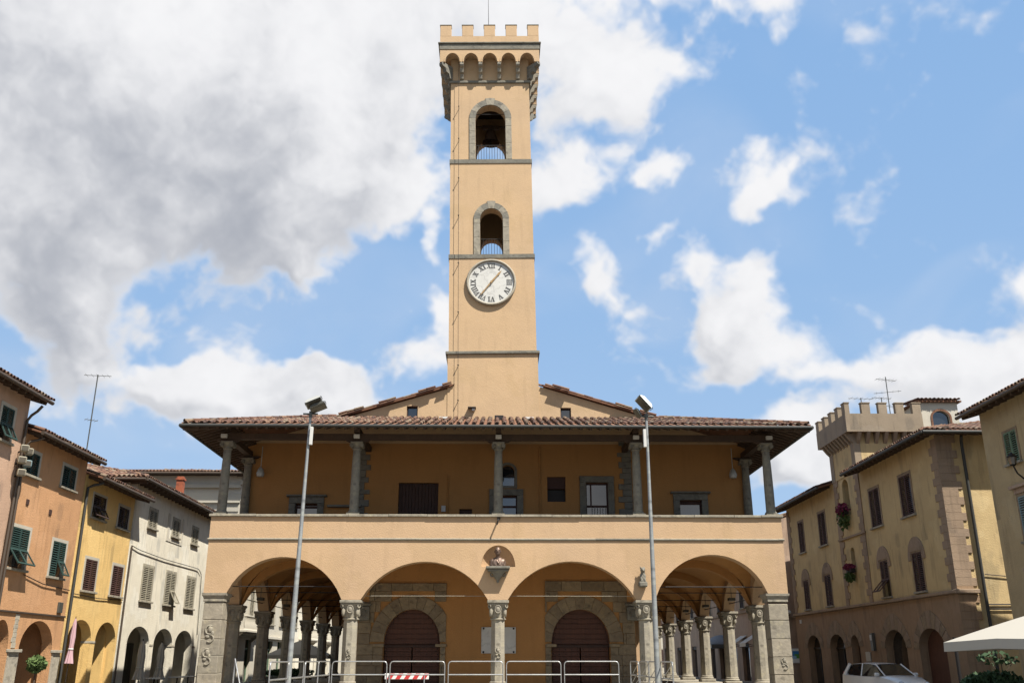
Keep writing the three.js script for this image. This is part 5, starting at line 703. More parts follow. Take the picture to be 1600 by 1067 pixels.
    add(r1, 'gutter', [bar([nb0, y0, ov + 0.08], [nb1 + 0.08, y0, ov + 0.08], 0.08, 8), bar([nb1 + 0.08, y0, ov + 0.08], [nb1 + 0.08, y0, -11], 0.08, 8)], M.gutter); add(r1, 'gutter', [bar([-0.4, y0, ov + 0.08], [t0, y0, ov + 0.08], 0.08, 8)], M.gutter); }
  // end face towards the piazza (local +u side): corner pilaster, string, pipes
  const e = grp(h, 'end_facing'); { let y = 0.01, k = 0; while (y < H - 0.4) { const hh = 0.36, w = k % 2 ? 0.95 : 0.75; add(e, 'quoin', [rbox(0.05, hh - 0.004, w, W + 0.026, y + hh / 2, 0.05 - w / 2, 0.01)], y < 4.4 ? HM.brown : HM.strip); y += hh; k++; } }
  add(e, 'string_course', [rbox(0.2, 0.2, 1.1, W + 0.12, 4.46, -0.35, 0.04)], HM.strip); add(e, 'cable', [tube([[W + 0.06, 5.2, -1.3], [W + 0.06, 5.05, -3], [W + 0.06, 5.3, -5]], 0.02, 16, 5), tube([[W + 0.06, 3.9, -1.2], [W + 0.06, 3.9, -6]], 0.03, 6, 5), tube([[W + 0.06, 3.7, -1.2], [W + 0.06, 3.7, -6]], 0.03, 6, 5), tube([[W + 0.06, 2.6, -1.5], [W + 0.1, 2.5, -3], [W + 0.08, 2.55, -6]], 0.05, 16, 5)], M.iron);
  pipe(h, [[W + 0.5, H - 0.35, -1.0], [W + 0.2, H - 0.6, -1.1], [W + 0.12, H - 0.8, -1.15], [W + 0.12, 6, -1.15], [W + 0.12, 0.2, -1.15]], 0.075, M.gutter);
  add(h, 'street_sign', [rbox(0.36, 0.24, 0.03, U(-64.6), 4.0, 0.075)], M.white); add(h, 'menu_board', [rbox(0.62, 0.5, 0.06, U(-53.3), 1.75, 0.1)], HM.pale); add(h, 'lit_sign', [rbox(0.34, 0.9, 0.14, U(-52.3), 2.5, 0.15)], M.lampDark); add(h, 'notice', [rbox(0.24, 0.28, 0.03, U(-52.3), 2.72, 0.24)], M.white);
}
{ // shaded house at the frame edge: far corner at z = -38.1, stands nearer
  const W = 17, H = 11.6, z0 = -38.1, h = thing('olive_house', 'olive plastered house with pale green and pale blue shutters under tiled eaves', 'house', [XR + 0.05, 0, z0], -Math.PI / 2);
  const wn = [[1.5, 2.62, 8.9, 10.35, M.shutPale, 0], [1.75, 3.0, 5.85, 7.75, M.shutBlue, 1], [5.2, 6.4, 8.9, 10.35, M.shutPale, 0], [5.2, 6.5, 5.85, 7.75, M.shutBlue, 1], [1.8, 3.0, 2.9, 4.6, M.shutBlue, 1]];
  houseBody(h, W, H, 7, HM.olive, wn.map(([a, b, c, d]) => rectHole(a + 0.12, b - 0.12, c + 0.1, d - 0.12))); houseRoof(h, W, H, 7, 0.8, 0.3, { gableMat: HM.olive, e0: 0.25, gutterMat: M.copper });
  for (const [a, b, c, d, s, cor] of wn) { const w = windowAt(h, a, b, c, d, { shut: s, frameMat: HM.brownFrame, frame: 0.1 }); if (cor) add(w, 'cornice', [rbox(b - a + 0.3, 0.12, 0.24, (a + b) / 2, d + 0.28, 0.08), rbox(b - a + 0.06, 0.2, 0.06, (a + b) / 2, d + 0.12, 0.03)], HM.pink); }
}
{ // pink shop terrace behind the town hall on that side
  const z0 = -112, W = 44, H = 11.0, h = thing('pink_terrace', 'pink beige terrace with shop fronts and awnings beyond the town hall arcade', 'terrace', [19.2, 0, z0], -Math.PI / 2); const wins = [], shops = []; for (let i = 0; i < 11; i++) { wins.push([1.4 + i * 3.9, 2.6 + i * 3.9, 5.4, 7.6], [1.4 + i * 3.9, 2.6 + i * 3.9, 8.4, 10]); shops.push([1.0 + i * 3.9, 3.2 + i * 3.9, 0.05, 2.8]); }
  houseBody(h, W, H, 10, HM.pink, [...wins, ...shops].map((r) => rectHole(...r))); houseRoof(h, W, H, 10, 0.7, 0.28, { gableMat: HM.pink }); for (const [a, b, c, d] of wins) windowAt(h, a - 0.13, b + 0.13, c - 0.1, d + 0.13, { shut: M.shutDark, frameMat: HM.creamFrame }); for (const [a, b, c, d] of shops) { const s = grp(h, 'shop_front'); add(s, 'pane', [bx(a, b, c, d, -0.3, -0.26)], M.glass); add(s, 'frame', [bx(a, b, 2.5, 2.8, -0.25, -0.1)], M.iron); } add(h, 'upper_facing', [bx(0, W, 5.0, 5.15, 0, 0.12)], HM.strip);
  for (const [u, m] of [[40.3, M.white], [36.9, M.white]]) { const a = grp(h, 'awning'); add(a, 'cloth', [extrude(shapeOf([[0, 3.35], [1.0, 2.75], [1.0, 2.5], [0.98, 2.5], [0.98, 2.73], [0, 3.31]]), 1.7, -0.85).rotateY(-Math.PI / 2).translate(u, 0, 0.01)], m); add(a, 'arm', [bar([u - 0.8, 2.5, 0.05], [u - 0.8, 2.72, 0.95], 0.02), bar([u + 0.8, 2.5, 0.05], [u + 0.8, 2.72, 0.95], 0.02)], M.iron); }
  { const a = grp(h, 'canopy'); add(a, 'cloth', [new THREE.SphereGeometry(1.5, 20, 8, 0, Math.PI * 2, 0, Math.PI / 2).scale(1.1, 0.55, 0.8).translate(29.5, 2.75, 0.05)], new THREE.MeshStandardMaterial({ color: lin(0.20, 0.22, 0.25), roughness: 0.8 })); add(a, 'valance', [rbox(3.5, 0.3, 2.4, 29.5, 2.65, 0.1)], M.lampDark); }
  add(h, 'poster_case', [rbox(0.06, 1.0, 0.75, W + 0.035, 1.85, -1.75)], M.white);
  { const cv = document.createElement('canvas'); cv.width = 128; cv.height = 160; const c = cv.getContext('2d'); c.fillStyle = '#e8ece8'; c.fillRect(0, 0, 128, 160); c.fillStyle = '#3f86c4'; c.fillRect(14, 24, 100, 58); c.fillStyle = '#5a9e4a'; c.fillRect(40, 60, 74, 50); c.fillStyle = '#9cc4e2'; c.fillRect(14, 82, 50, 34); const t = new THREE.CanvasTexture(cv); t.colorSpace = THREE.SRGBColorSpace; const p = new THREE.Mesh(new THREE.PlaneGeometry(0.66, 0.9), new THREE.MeshStandardMaterial({ map: t, roughness: 0.5 })); p.name = 'poster'; p.rotation.y = Math.PI / 2; p.position.set(W + 0.071, 1.85, -1.75); h.add(p); }
  { const l = grp(h, 'wall_lamp'); add(l, 'globe', [new THREE.SphereGeometry(0.14, 12, 8).translate(W + 0.3, 4.75, -1.45)], M.white); add(l, 'arm', [bar([W, 4.55, -1.45], [W + 0.3, 4.6, -1.45], 0.025)], M.iron); }
  add(h, 'end_cornice', [rbox(0.12, 0.14, 6, W + 0.06, 4.4, -3)], M.strip || HM.strip);
}
for (const [x, z, w, lab] of [[-24, -124, 26, 'plain buff house closing the street behind the cream terrace'], [24, -124, 26, 'plain buff house closing the street behind the pink terrace']]) { const h = thing('far_house', lab, 'house', [x - w / 2, 0, z], 0); const wins = []; for (let i = 0; i < 6; i++) for (const y of [1.0, 4.6, 8]) wins.push([1.8 + i * 4, 3 + i * 4, y, y + 1.8]); houseBody(h, w, 11, 9, HM.pale, wins.map((r) => rectHole(...r))); houseRoof(h, w, 11, 9, 0.7, 0.28, { gableMat: HM.pale }); for (const [a, b, c, d] of wins) windowAt(h, a - 0.12, b + 0.12, c - 0.1, d + 0.12, { shut: M.shutBrown, frameMat: HM.creamFrame }); }
// ---------------------------------------------------------------- metal barriers, light poles
const PLAT = 0.42, BH = 1.11;   // platform level, barrier height
function barrier(label, group, W, o = {}) {
  const b = thing('crowd_barrier', label, 'barrier', [0, PLAT, 0], 0, group), r = 0.022, c = 0.12, x = W / 2 - 0.03;
  add(b, 'frame', [tube([[-x, 0.1, 0], [-x, BH - c, 0], [-x + c * 0.3, BH - c * 0.3, 0], [-x + c, BH, 0], [x - c, BH, 0], [x - c * 0.3, BH - c * 0.3, 0], [x, BH - c, 0], [x, 0.1, 0]], r, 60, 8)], M.zinc);
  add(b, 'rail', [bar([-x, 0.62, 0], [x, 0.62, 0], 0.026, 8)], M.zinc); add(b, 'rail', [bar([-x, 0.2, 0], [x, 0.2, 0], 0.022, 8)], M.zinc);
  for (const s of [-1, 1]) add(b, 'foot', [rbox(0.06, 0.03, 0.6, s * (x - 0.1), 0.015, 0), bar([s * (x - 0.1), 0.02, 0], [s * (x - 0.1), 0.2, 0], 0.02)], M.zinc);
  if (o.slats) for (let k = 0; k < 4; k++) add(b, 'diagonal_bar', [bar([-x, BH - 0.02 - k * 0.27, 0.02], [x, BH - 0.55 - k * 0.27, 0.02], 0.014, 6)], M.zinc);
  return b;
}
{
  const front = barrier('grey tubular steel barrier in the straight row before the middle arches', 'barriers across the front of the arcade', 2.2);
  const xs = [-5.35, -3.08, -0.8, 1.48, 3.76]; xs.forEach((x, i) => { (i ? copyOf(front, null, [x, PLAT, -38.6]) : front).position.set(x, PLAT, -38.6 + (i % 2) * 0.03); });
  const side = barrier('grey tubular steel barrier in the row by the pole with two stacked lamps', 'barriers along the platform edge by the striped board', 2.5);
  [-37.3, -34.7, -32.1, -29.5].forEach((z, i) => { const b = i ? copyOf(side, null, [0, 0, 0]) : side; b.position.set(-6.5 + (i % 2) * 0.02, PLAT, z); b.rotation.y = Math.PI / 2; });
  const ramp = barrier('grey steel barrier with sloping infill bars beside the other floodlight pole', 'barriers with sloping bars', 2.2, { slats: true });
  [-37.2, -34.9, -32.6, -30.3].forEach((z, i) => { const b = i ? copyOf(ramp, null, [0, 0, 0]) : ramp; b.position.set(5.25 + (i % 2) * 0.02, PLAT, z); b.rotation.y = Math.PI / 2; });
  const h = thing('handrail', 'lone sloping steel handrail on posts near the blocky corner pier', 'handrail', [-8.75, 0, -33]); add(h, 'post', [bar([0, 0, 0], [0, 1.62, 0], 0.03, 8)], M.zinc); add(h, 'rail', [bar([0, 1.62, 0], [0.55, 0.55, 0.9], 0.025, 8)], M.zinc); add(h, 'post', [bar([0.55, 0, 0.9], [0.55, 0.55, 0.9], 0.03, 8)], M.zinc);
  const wb = new THREE.MeshStandardMaterial({ color: lin(0.8, 0.79, 0.76), roughness: 0.6 }), rb = new THREE.MeshStandardMaterial({ color: lin(0.55, 0.03, 0.03), roughness: 0.6 });
  const s = thing('striped_board', 'red and white diagonally striped warning board behind the barriers', 'warning board', [-3.55, PLAT, -39.3]); add(s, 'board', [rbox(1.75, 0.22, 0.04, 0, 0.55, 0)], wb); for (let k = 0; k < 5; k++) add(s, 'stripe', [extrude(shapeOf([[-0.8 + k * 0.34, 0.445], [-0.62 + k * 0.34, 0.445], [-0.48 + k * 0.34, 0.655], [-0.66 + k * 0.34, 0.655]]), 0.006, 0.021)], rb); for (const q of [-0.7, 0.7]) add(s, 'leg', [bar([q, 0, -0.15], [q, 0.6, -0.03], 0.02), bar([q, 0, 0.15], [q, 0.6, 0.03], 0.02)], M.zinc);
}
function floodPole(label, x, z, top, lean, heads) {
  const p = thing('floodlight_pole', label, 'floodlight pole', [x, 0, z]); p.rotation.z = lean;
  add(p, 'pole', [ringLoft([[0, 0.09], [0.1, 0.09], [3, 0.083], [6, 0.064], [top, 0.043]], 16)], M.pole); add(p, 'base_plate', [rbox(0.4, 0.04, 0.4, 0, 0.44, 0)], M.zinc);
  add(p, 'ballast_box', [rbox(0.1, 0.62, 0.12, heads.box * 0.09, top - 0.75, 0.05)], M.white); add(p, 'cross_arm', [bar([-0.25, top + 0.02, 0.03], [0.25, top + 0.02, 0.03], 0.03), bar([0, top - 0.1, 0], [0, top + 0.12, 0], 0.06, 8)], M.lampDark);
  for (const [hx, hy, rz, ry, sc, dark] of heads.list) { const f = grp(p, 'floodlight'); f.position.set(hx, top + hy, 0.1); f.rotation.order = 'ZYX'; f.rotation.set(-0.45, ry, rz); f.scale.setScalar(sc * 0.87); add(f, 'housing', [new THREE.ExtrudeGeometry(shapeOf([[-0.32, 0], [0.32, 0], [0.3, 0.12], [0.2, 0.2], [-0.2, 0.2], [-0.3, 0.12]]), { depth: 0.34, bevelEnabled: true, bevelSize: 0.01, bevelThickness: 0.01, bevelSegments: 1 }).translate(0, 0, -0.17)], dark ? M.lampDark : M.lampGrey); add(f, 'glass', [bx(-0.29, 0.29, -0.022, -0.011, -0.15, 0.15)], M.lens); add(f, 'visor', [rbox(0.66, 0.012, 0.1, 0, -0.02, 0.22)], M.lampDark); add(f, 'yoke', [tube([[-0.34, 0.08, 0], [-0.34, 0.26, 0], [0, 0.3, 0], [0.34, 0.26, 0], [0.34, 0.08, 0]], 0.015, 20, 5)], M.iron); }
  return p;
}
{ const a = atZ(449, 1067, -31), t = atZ(485, 648, -31); floodPole('tall grey floodlight pole with two stacked lamps crossing the first arch', a.x, -31, t.y, -(t.x - a.x) / t.y, { box: 1, list: [[0.12, 0.36, 0.42, 0, 1.0, 0], [0.28, 0.2, 0.42, 0, 0.95, 1]] });
  const b = atZ(1028, 1067, -31), u = atZ(1010, 652, -31); floodPole('tall grey floodlight pole with one large and one small lamp beside the last arch', b.x, -31, u.y, -(u.x - b.x) / u.y, { box: -1, list: [[-0.12, 0.42, -0.85, 0, 1.05, 0], [-0.34, 0.1, -0.95, 0.2, 0.6, 1]] }); }
{ // cluster of floodlights on the corner of the salmon house
  const pts = [[0.35, 9.05], [0.0, 9.0], [0.4, 8.6], [-0.02, 8.55], [0.3, 8.15]]; pts.forEach(([dz, y], i) => { const f = thing('wall_floodlight', 'small grey floodlight in the cluster on the salmon house corner', 'floodlight', [XL + 0.35, y, -34.7 + dz], 0.6, 'floodlights clustered on the house corner'); add(f, 'housing', [rbox(0.3, 0.26, 0.26, 0, 0, 0, 0.05)], i === 3 ? M.shutBlue : M.shutGrey); add(f, 'glass', [bx(-0.11, 0.11, -0.09, 0.09, 0.131, 0.14)], M.lens); add(f, 'bracket', [bar([0, 0, -0.13], [-0.15, -0.1, -0.4], 0.03)], M.iron); });
}
// ---------------------------------------------------------------- aerials
function antenna(label, x, y, z, H, arms) { const a = thing('tv_antenna', label, 'antenna', [x, y, z]); add(a, 'mast', [bar([0, 0, 0], [0, H, 0], 0.028, 6)], M.lampDark); for (const [h, L, turn, n] of arms) { const g = [bar([-L / 2, 0, 0], [L / 2, 0, 0], 0.014, 5)]; for (let i = 0; i < n; i++) { const q = -L / 2 + (i + 0.5) * L / n; g.push(bar([q, 0, -0.28], [q, 0, 0.28], 0.008, 4)); } add(a, 'boom', [mk(...g).rotateY(turn).translate(0, h, 0)], M.lampDark); } return a; }
antenna('tall thin antenna mast with one long boom above the orange and yellow roofs', -19.3, 9.6, -43.2, 5.0, [[4.95, 1.25, 0.15, 5], [2.75, 0.6, 0.7, 4], [0.8, 0.7, -0.4, 0]]);
antenna('antenna with four booms standing behind the battlements', 24.4, 14.2, -55.5, 4.2, [[4.0, 1.5, 0.3, 6], [3.2, 1.6, -0.4, 5], [2.3, 1.6, 0.5, 4], [1.2, 1.8, 0.2, 3]]);
antenna('low antenna with a single level boom on the battlement tower roof', 21.9, 14.1, -53.6, 2.4, [[2.35, 1.6, 0.1, 5]]); antenna('short antenna on the battlement tower beside the four boomed one', 23.4, 14.1, -54.2, 2.6, [[2.55, 1.3, 0.2, 5]]);
// ---------------------------------------------------------------- café things
function parasol(label, x, y, z, half, edge, apex, turn = 0) {
  const p = thing('cafe_parasol', label, 'parasol', [x, y, z], turn); const P = [], I = [], n = 8; const ring = [];
  for (let k = 0; k < 8; k++) { const a = k * Math.PI / 4, m = k % 2 ? half * 1.38 : half; ring.push([Math.sin(a) * m, Math.cos(a) * m, k % 2 ? -0.06 : 0]); }
  const rows = 5; for (let j = 0; j <= rows; j++) for (let k = 0; k < 8; k++) { const t = j / rows; P.push(ring[k][0] * t, lerp(apex, edge + ring[k][2], Math.pow(t, 1.12)) , ring[k][1] * t); } for (let k = 0; k < 8; k++) P.push(ring[k][0] * 1.005, edge + ring[k][2] - 0.24, ring[k][1] * 1.005);
  for (let j = 0; j <= rows; j++) for (let k = 0; k < 8; k++) { const a = j * 8 + k, b = j * 8 + (k + 1) % 8; I.push(a, a + 8, b, b, a + 8, b + 8); }
  const g = new THREE.BufferGeometry(); g.setAttribute('position', new THREE.Float32BufferAttribute(P, 3)); g.setIndex(I); g.computeVertexNormals(); const o = toCreasedNormals(g, 0.35); o.setAttribute('uv', new THREE.BufferAttribute(new Float32Array(o.attributes.position.count * 2), 2)); add(p, 'canopy', o, M.canvas);
  add(p, 'pole', [bar([0, 0, 0], [0, apex - 0.02, 0], 0.045, 10)], M.iron); add(p, 'base', [rbox(0.9, 0.09, 0.9, 0, 0.045, 0)], M.lampDark);
  for (let k = 0; k < 8; k++) add(p, 'rib', [bar([0, apex - 0.08, 0], [ring[k][0] * 0.98, edge + ring[k][2] - 0.03, ring[k][1] * 0.98], 0.016, 5)], M.iron); return p;
}
parasol('large white square cafe parasol in front of the olive house', 14.75, 0, -24.6, 2.25, 2.1, 2.95, 0.18);
parasol('cream cafe parasol standing beyond the town hall arcade', -14.6, 0, -73, 2.3, 1.95, 2.95, 0.1);
{ const p = thing('parasol_post', 'slim dark cafe post beside the large white parasol', 'post', [13.05, 0, -27.5]); add(p, 'post', [bar([0, 0, 0], [0, 2.2, 0], 0.05, 10)], M.iron); add(p, 'foot', [rbox(0.5, 0.08, 0.5, 0, 0.04, 0)], M.iron); }
function closedParasol(label, x, z, H, mats, group) { const p = thing('closed_parasol', label, 'parasol', [x, 0, z], 0, group); add(p, 'pole', [bar([0, 0, 0], [0, H + 0.08, 0], 0.03, 8)], M.iron); add(p, 'base', [rbox(0.6, 0.08, 0.6, 0, 0.04, 0)], M.lampDark); const seg = 36, P = [], I = [], hs = [[H, 0.03], [H - 0.2, 0.11], [H - 0.7, 0.16], [H - 1.2, 0.14], [H - 1.5, 0.2], [H - 1.75, 0.27]]; for (const [y, r] of hs) for (let i = 0; i < seg; i++) { const a = i / seg * 6.283, q = r * (1 + 0.28 * Math.sin(a * 8 + y * 2)); P.push(Math.cos(a) * q, y, Math.sin(a) * q); } for (let j = 0; j < hs.length - 1; j++) for (let i = 0; i < seg; i++) { const a = j * seg + i, b = j * seg + (i + 1) % seg; I.push(a, b, a + seg, b, b + seg, a + seg); } const g = new THREE.BufferGeometry(); g.setAttribute('position', new THREE.Float32BufferAttribute(P, 3)); g.setIndex(I); g.computeVertexNormals(); g.setAttribute('uv', new THREE.BufferAttribute(new Float32Array(P.length / 3 * 2), 2)); add(p, 'canopy', [g], mats[0]); if (mats[1]) add(p, 'strap', [new THREE.TorusGeometry(0.17, 0.03, 6, 20).rotateX(Math.PI / 2).translate(0, H - 1.2, 0)], mats[1]); return p; }
const pinkCloth = new THREE.MeshStandardMaterial({ color: lin(0.48, 0.30, 0.32), roughness: 0.9, side: THREE.DoubleSide });
closedParasol('folded off white parasol standing before the cream house arcade', -16.9, -46.9, 2.45, [M.canvas, M.lampGrey], 'folded parasols before the cream house'); closedParasol('folded off white parasol standing before the cream house arcade', -16.9, -49.6, 2.4, [M.canvas, M.lampGrey], 'folded parasols before the cream house');
{ const p = closedParasol('folded pink parasol leaning between the orange and yellow houses', -17.3, -39.9, 3.2, [pinkCloth, M.white]); p.scale.set(0.55, 1, 0.55); p.rotation.x = -0.05; }
function cafeTable(x, z, label) { const t = thing('cafe_table', label, 'table', [x, 0, z], 0, 'tables before the cream house'); add(t, 'top', [rbox(0.8, 0.04, 0.8, 0, 0.74, 0)], M.white); add(t, 'leg', [bar([0, 0, 0], [0, 0.72, 0], 0.035)], M.iron); add(t, 'foot', [rbox(0.5, 0.03, 0.5, 0, 0.015, 0)], M.iron); }
for (const [x, z] of [[-16.6, -48.2], [-16.4, -51], [-16.6, -53.4]]) cafeTable(x, z, 'small white topped cafe table before the cream house arcade');
{ const f = thing('lattice_screen', 'dark metal lattice screen at the far end of the cream house tables', 'screen', [-16.9, 0, -56.8], Math.PI / 2); add(f, 'frame', [bar([-0.9, 0, 0], [-0.9, 1.25, 0], 0.03), bar([0.9, 0, 0], [0.9, 1.25, 0], 0.03), bar([-0.9, 1.25, 0], [0.9, 1.25, 0], 0.025), bar([-0.9, 0.1, 0], [0.9, 0.1, 0], 0.025)], M.iron); for (let k = -4; k <= 8; k++) { add(f, 'slat', [bar([clamp(-0.9 + k * 0.225, -0.9, 0.9), 0.1 + clamp(-k * 0.225, 0, 1.1), 0.01], [clamp(-0.9 + k * 0.225 + 1.15, -0.9, 0.9), 1.25 - clamp(k * 0.225 + 0.25 - 0.9, 0, 1.1), 0.01], 0.01, 4)], M.iron); } }
function plantPot(name, label, x, y0, z, H, rx, ry, potH, group) { const p = thing(name, label, 'plant', [x, y0, z], 0, group); add(p, 'pot', [ringLoft([[0, 0.2], [0.05, 0.22], [potH - 0.05, 0.3], [potH, 0.33]], 16)], M.lampDark); add(p, 'stem', [bar([0, potH * 0.8, 0], [0, H - ry * 0.5, 0], 0.03, 6)], M.rafter); add(p, 'foliage', leafCloud(900, rx, ry, rx, 0.11, x), M.leaf[Math.floor(rnd() * 2)]).position.y = H - ry; return p; }
plantPot('potted_topiary', 'loose round shrub in a dark pot before the orange house arcade', -17.0, 0, -36.6, 1.75, 0.34, 0.3, 0.75); plantPot('potted_shrub', 'low bushy potted shrub near the salmon house corner', -16.9, 0, -32.9, 1.45, 0.38, 0.32, 0.6);
function planter(label, x, z, W, turn, H, group) { const p = thing('hedge_planter', label, 'planter', [x, 0, z], turn, group); add(p, 'trough', [rbox(W, 0.5, 0.45, 0, 0.25, 0, 0.02)], M.lampDark); add(p, 'foliage', leafCloud(Math.round(W * 900), W / 2, (H - 0.45) / 2, 0.3, 0.1, x + z), M.leaf[2]).position.y = 0.45 + (H - 0.45) / 2; return p; }
planter('trough of dense dark leafy shrubs under the large white parasol', 13.75, -27.0, 2.0, 0.05, 1.3, 'leafy troughs by the large white parasol'); planter('trough of dense dark leafy shrubs under the large white parasol', 15.9, -27.2, 2.0, -0.05, 1.4, 'leafy troughs by the large white parasol');
planter('long low clipped hedge trough beyond the town hall arcade', -14.5, -69.5, 3.4, 0.05, 1.0); { const s = thing('leafy_sapling', 'thin sapling with sparse leaves rising from the shaded troughs', 'plant', [14.6, 0, -28.2]); add(s, 'stem', [bar([0, 0, 0], [0.05, 1.75, 0], 0.015, 5), bar([0, 1, 0], [-0.4, 1.7, 0.1], 0.01, 4), bar([0, 1.1, 0], [0.5, 1.65, 0], 0.01, 4)], M.rafter); add(s, 'foliage', leafCloud(70, 0.8, 0.2, 0.3, 0.11, 4), M.leaf[2]).position.y = 1.62; }
function flowers(label, p, rx, ry) { const f = thing('flower_basket', label, 'flowers', p); add(f, 'trough', [rbox(0.3, 0.22, 0.7, 0, 0, 0)], M.iron); add(f, 'foliage', leafCloud(260, rx * 0.9, ry, rx, 0.13, 3), M.leaf[1]).position.set(-0.1, -0.35, 0); add(f, 'blossom', leafCloud(260, rx, ry * 0.55, rx * 1.1, 0.12, 8), M.flower).position.set(-0.12, 0.2, 0.1); }
flowers('magenta flowers trailing from the arched tower window of the battlemented palace', [XR - 0.22, 9.7, -54.1], 0.42, 0.7); flowers('smaller dark red flowers under the slit window of the battlemented palace', [XR - 0.22, 6.4, -54.1], 0.32, 0.28);
{ const l = thing('wall_lantern', 'black street lantern on a curved bracket on the olive house', 'lantern', [XR, 8.55, -35.0]); add(l, 'bracket', [tube([[0, -0.4, 0], [-0.25, -0.42, 0], [-0.5, -0.2, 0], [-0.62, 0.1, 0]], 0.03, 20, 6)], M.iron); add(l, 'lamp_body', [ringLoft([[0.1, 0.08], [0.14, 0.12], [0.42, 0.18], [0.46, 0.2], [0.56, 0.08], [0.62, 0.03]], 8).translate(-0.62, 0, 0)], M.iron); add(l, 'glass', [ringLoft([[0.15, 0.125], [0.41, 0.182]], 8).translate(-0.62, 0, 0)], M.glass); }
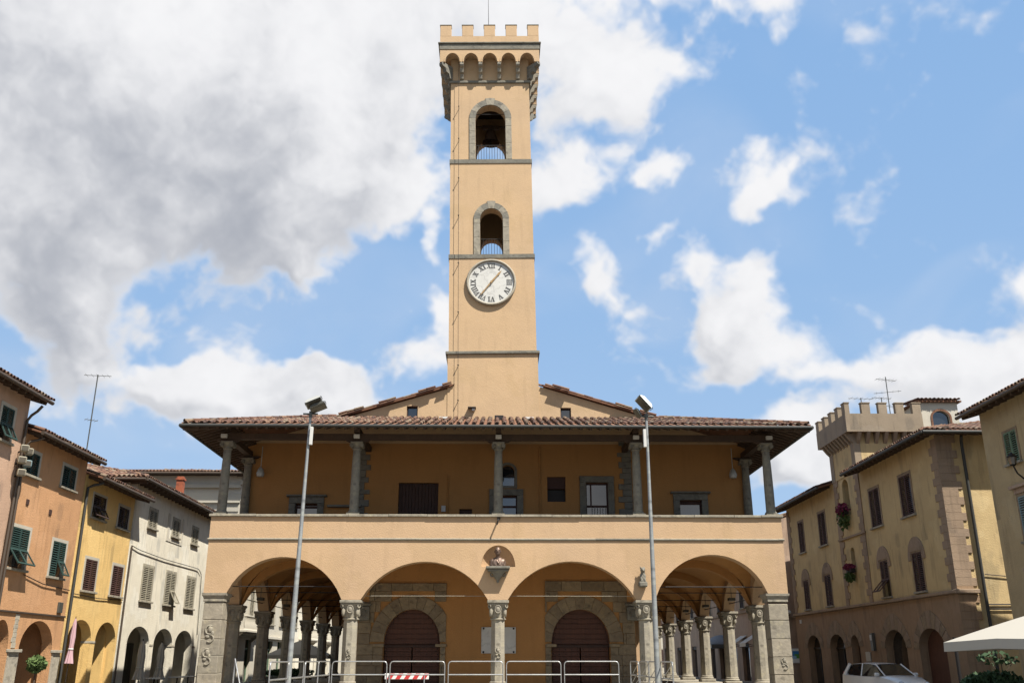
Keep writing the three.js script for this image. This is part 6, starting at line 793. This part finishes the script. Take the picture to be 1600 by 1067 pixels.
// ---------------------------------------------------------------- car
{
  const c = thing('parked_car', 'white hatchback car parked before the battlemented palace', 'car', [16.3, 0, -41.0], -Math.PI / 2 + 0.24);   // local +x = forward
  const paint = new THREE.MeshPhysicalMaterial({ color: lin(0.68, 0.68, 0.67), roughness: 0.3, clearcoat: 0.8, clearcoatRoughness: 0.08 }), tyre = new THREE.MeshStandardMaterial({ color: lin(0.03, 0.03, 0.03), roughness: 0.85 });
  // body: cross-sections along x, each with half-width and height profile
  const prof = [[-2.0, 0.45, 0.62, 0.92, 0.92], [-1.95, 0.32, 0.76, 1.0, 1.02], [-1.7, 0.25, 0.83, 0.98, 1.04], [-1.0, 0.22, 0.85, 0.95, 0.98], [0, 0.22, 0.86, 0.93, 0.95], [0.7, 0.22, 0.86, 0.92, 0.96], [1.0, 0.22, 0.85, 0.9, 0.98], [1.5, 0.24, 0.82, 0.8, 0.9], [1.85, 0.28, 0.74, 0.68, 0.76], [2.02, 0.36, 0.6, 0.55, 0.6]];
  const ringAt = (x, yb, w, ys, yt) => [[x, yb, -w * 0.92], [x, yb + 0.1, -w], [x, lerp(yb, ys, 0.6), -w], [x, ys, -w * 0.96], [x, yt, -w * 0.8], [x, yt + 0.015, 0], [x, yt, w * 0.8], [x, ys, w * 0.96], [x, lerp(yb, ys, 0.6), w], [x, yb + 0.1, w], [x, yb, w * 0.92], [x, yb, 0]];
  const loftX = (rings) => { const m = rings[0].length, P = rings.flat().flat(), I = []; for (let j = 0; j < rings.length - 1; j++) for (let i = 0; i < m; i++) { const a = j * m + i, b = j * m + (i + 1) % m; I.push(a, b, a + m, b, b + m, a + m); } const cap0 = P.length / 3; P.push(rings[0][0][0], (rings[0][1][1] + rings[0][5][1]) / 2, 0, rings[rings.length - 1][0][0], (rings[rings.length - 1][1][1] + rings[rings.length - 1][5][1]) / 2, 0); for (let i = 0; i < m; i++) { I.push(cap0, (i + 1) % m, i, cap0 + 1, (rings.length - 1) * m + i, (rings.length - 1) * m + (i + 1) % m); } const g = new THREE.BufferGeometry(); g.setAttribute('position', new THREE.Float32BufferAttribute(P, 3)); g.setIndex(I); g.computeVertexNormals(); const o = toCreasedNormals(g, 0.7); o.setAttribute('uv', new THREE.BufferAttribute(new Float32Array(o.attributes.position.count * 2), 2)); return o; };
  add(c, 'body', loftX(prof.map((p) => ringAt(...p))), paint);
  // cabin: roof skin on pillars, glass inside
  const cab = (x, y, w) => [[x, y, -w], [x, y + 0.012, 0], [x, y, w]]; const roofRows = [[-1.72, 1.36, 0.58], [-1.4, 1.45, 0.62], [-0.6, 1.49, 0.64], [0.0, 1.47, 0.63], [0.28, 1.43, 0.61]]; { const P = [], I = []; for (const [x, y, w] of roofRows) for (let i = 0; i <= 8; i++) { const t = i / 4 - 1; P.push(x, y - 0.05 * t * t * t * t, t * w); } for (let j = 0; j < roofRows.length - 1; j++) for (let i = 0; i < 8; i++) { const a = j * 9 + i; I.push(a, a + 1, a + 9, a + 1, a + 10, a + 9); } const g = new THREE.BufferGeometry(); g.setAttribute('position', new THREE.Float32BufferAttribute(P, 3)); g.setIndex(I); g.computeVertexNormals(); const u = g.clone().translate(0, -0.03, 0); for (const q of [g, u]) q.setAttribute('uv', new THREE.BufferAttribute(new Float32Array(P.length / 3 * 2), 2)); const pm = paint.clone(); pm.side = THREE.DoubleSide; add(c, 'car_roof', [g, u], pm); }
  const quad = (a, b, d, e) => { const g = new THREE.BufferGeometry(); g.setAttribute('position', new THREE.Float32BufferAttribute([a, b, d, a, d, e].flat(), 3)); g.computeVertexNormals(); g.setAttribute('uv', new THREE.BufferAttribute(new Float32Array(12), 2)); return g; };
  const carGlass = new THREE.MeshPhysicalMaterial({ color: lin(0.012, 0.014, 0.016), roughness: 0.03, ior: 1.6, side: THREE.DoubleSide });
  add(c, 'windscreen', [quad([0.28, 1.41, -0.56], [0.28, 1.41, 0.56], [1.02, 0.97, 0.68], [1.02, 0.97, -0.68])], carGlass); add(c, 'rear_window', [quad([-1.72, 1.32, -0.52], [-1.72, 1.32, 0.52], [-1.96, 1.0, 0.6], [-1.96, 1.0, -0.6])], carGlass);
  for (const s of [-1, 1]) {
    add(c, 'side_window', [quad([0.16, 1.41, s * 0.6], [-0.5, 1.44, s * 0.625], [-0.5, 0.95, s * 0.76], [0.84, 0.97, s * 0.72])], carGlass); add(c, 'side_window', [quad([-0.6, 1.44, s * 0.625], [-1.3, 1.41, s * 0.6], [-1.52, 1.0, s * 0.74], [-0.6, 0.95, s * 0.76])], carGlass);
    for (const g of [bar([0.3, 1.42, s * 0.6], [1.03, 0.95, s * 0.72], 0.03), bar([-0.55, 1.45, s * 0.63], [-0.55, 0.93, s * 0.77], 0.03), bar([-1.5, 1.43, s * 0.6], [-1.75, 0.98, s * 0.76], 0.075)]) add(c, 'pillar', [g], paint);
    add(c, 'headlight', [new THREE.SphereGeometry(0.2, 14, 10).scale(1.25, 0.55, 0.6).translate(1.72, 0.68, s * 0.58)], new THREE.MeshPhysicalMaterial({ color: lin(0.5, 0.52, 0.54), roughness: 0.08, metalness: 0.4, clearcoat: 1 }));
    add(c, 'mirror', [rbox(0.14, 0.14, 0.2, 0.75, 1.02, s * 0.92, 0.05)], paint); add(c, 'tail_light', [rbox(0.08, 0.32, 0.14, -1.93, 0.95, s * 0.62, 0.03)], new THREE.MeshStandardMaterial({ color: lin(0.4, 0.02, 0.02), roughness: 0.2 }));
    for (const x of [-1.25, 1.25]) { const w = grp(c, 'wheel'); w.position.set(x, 0.31, s * 0.76); add(w, 'tyre', [new THREE.TorusGeometry(0.23, 0.085, 10, 24)], tyre); add(w, 'rim', [new THREE.CylinderGeometry(0.19, 0.19, 0.12, 20).rotateX(Math.PI / 2)], M.zinc); }
  }
  add(c, 'grille', [rbox(0.05, 0.12, 0.9, 2.0, 0.44, 0, 0.02)], M.iron); add(c, 'number_plate', [rbox(0.03, 0.1, 0.46, 2.04, 0.55, 0)], M.white);
}
renderer.render(scene, camera);
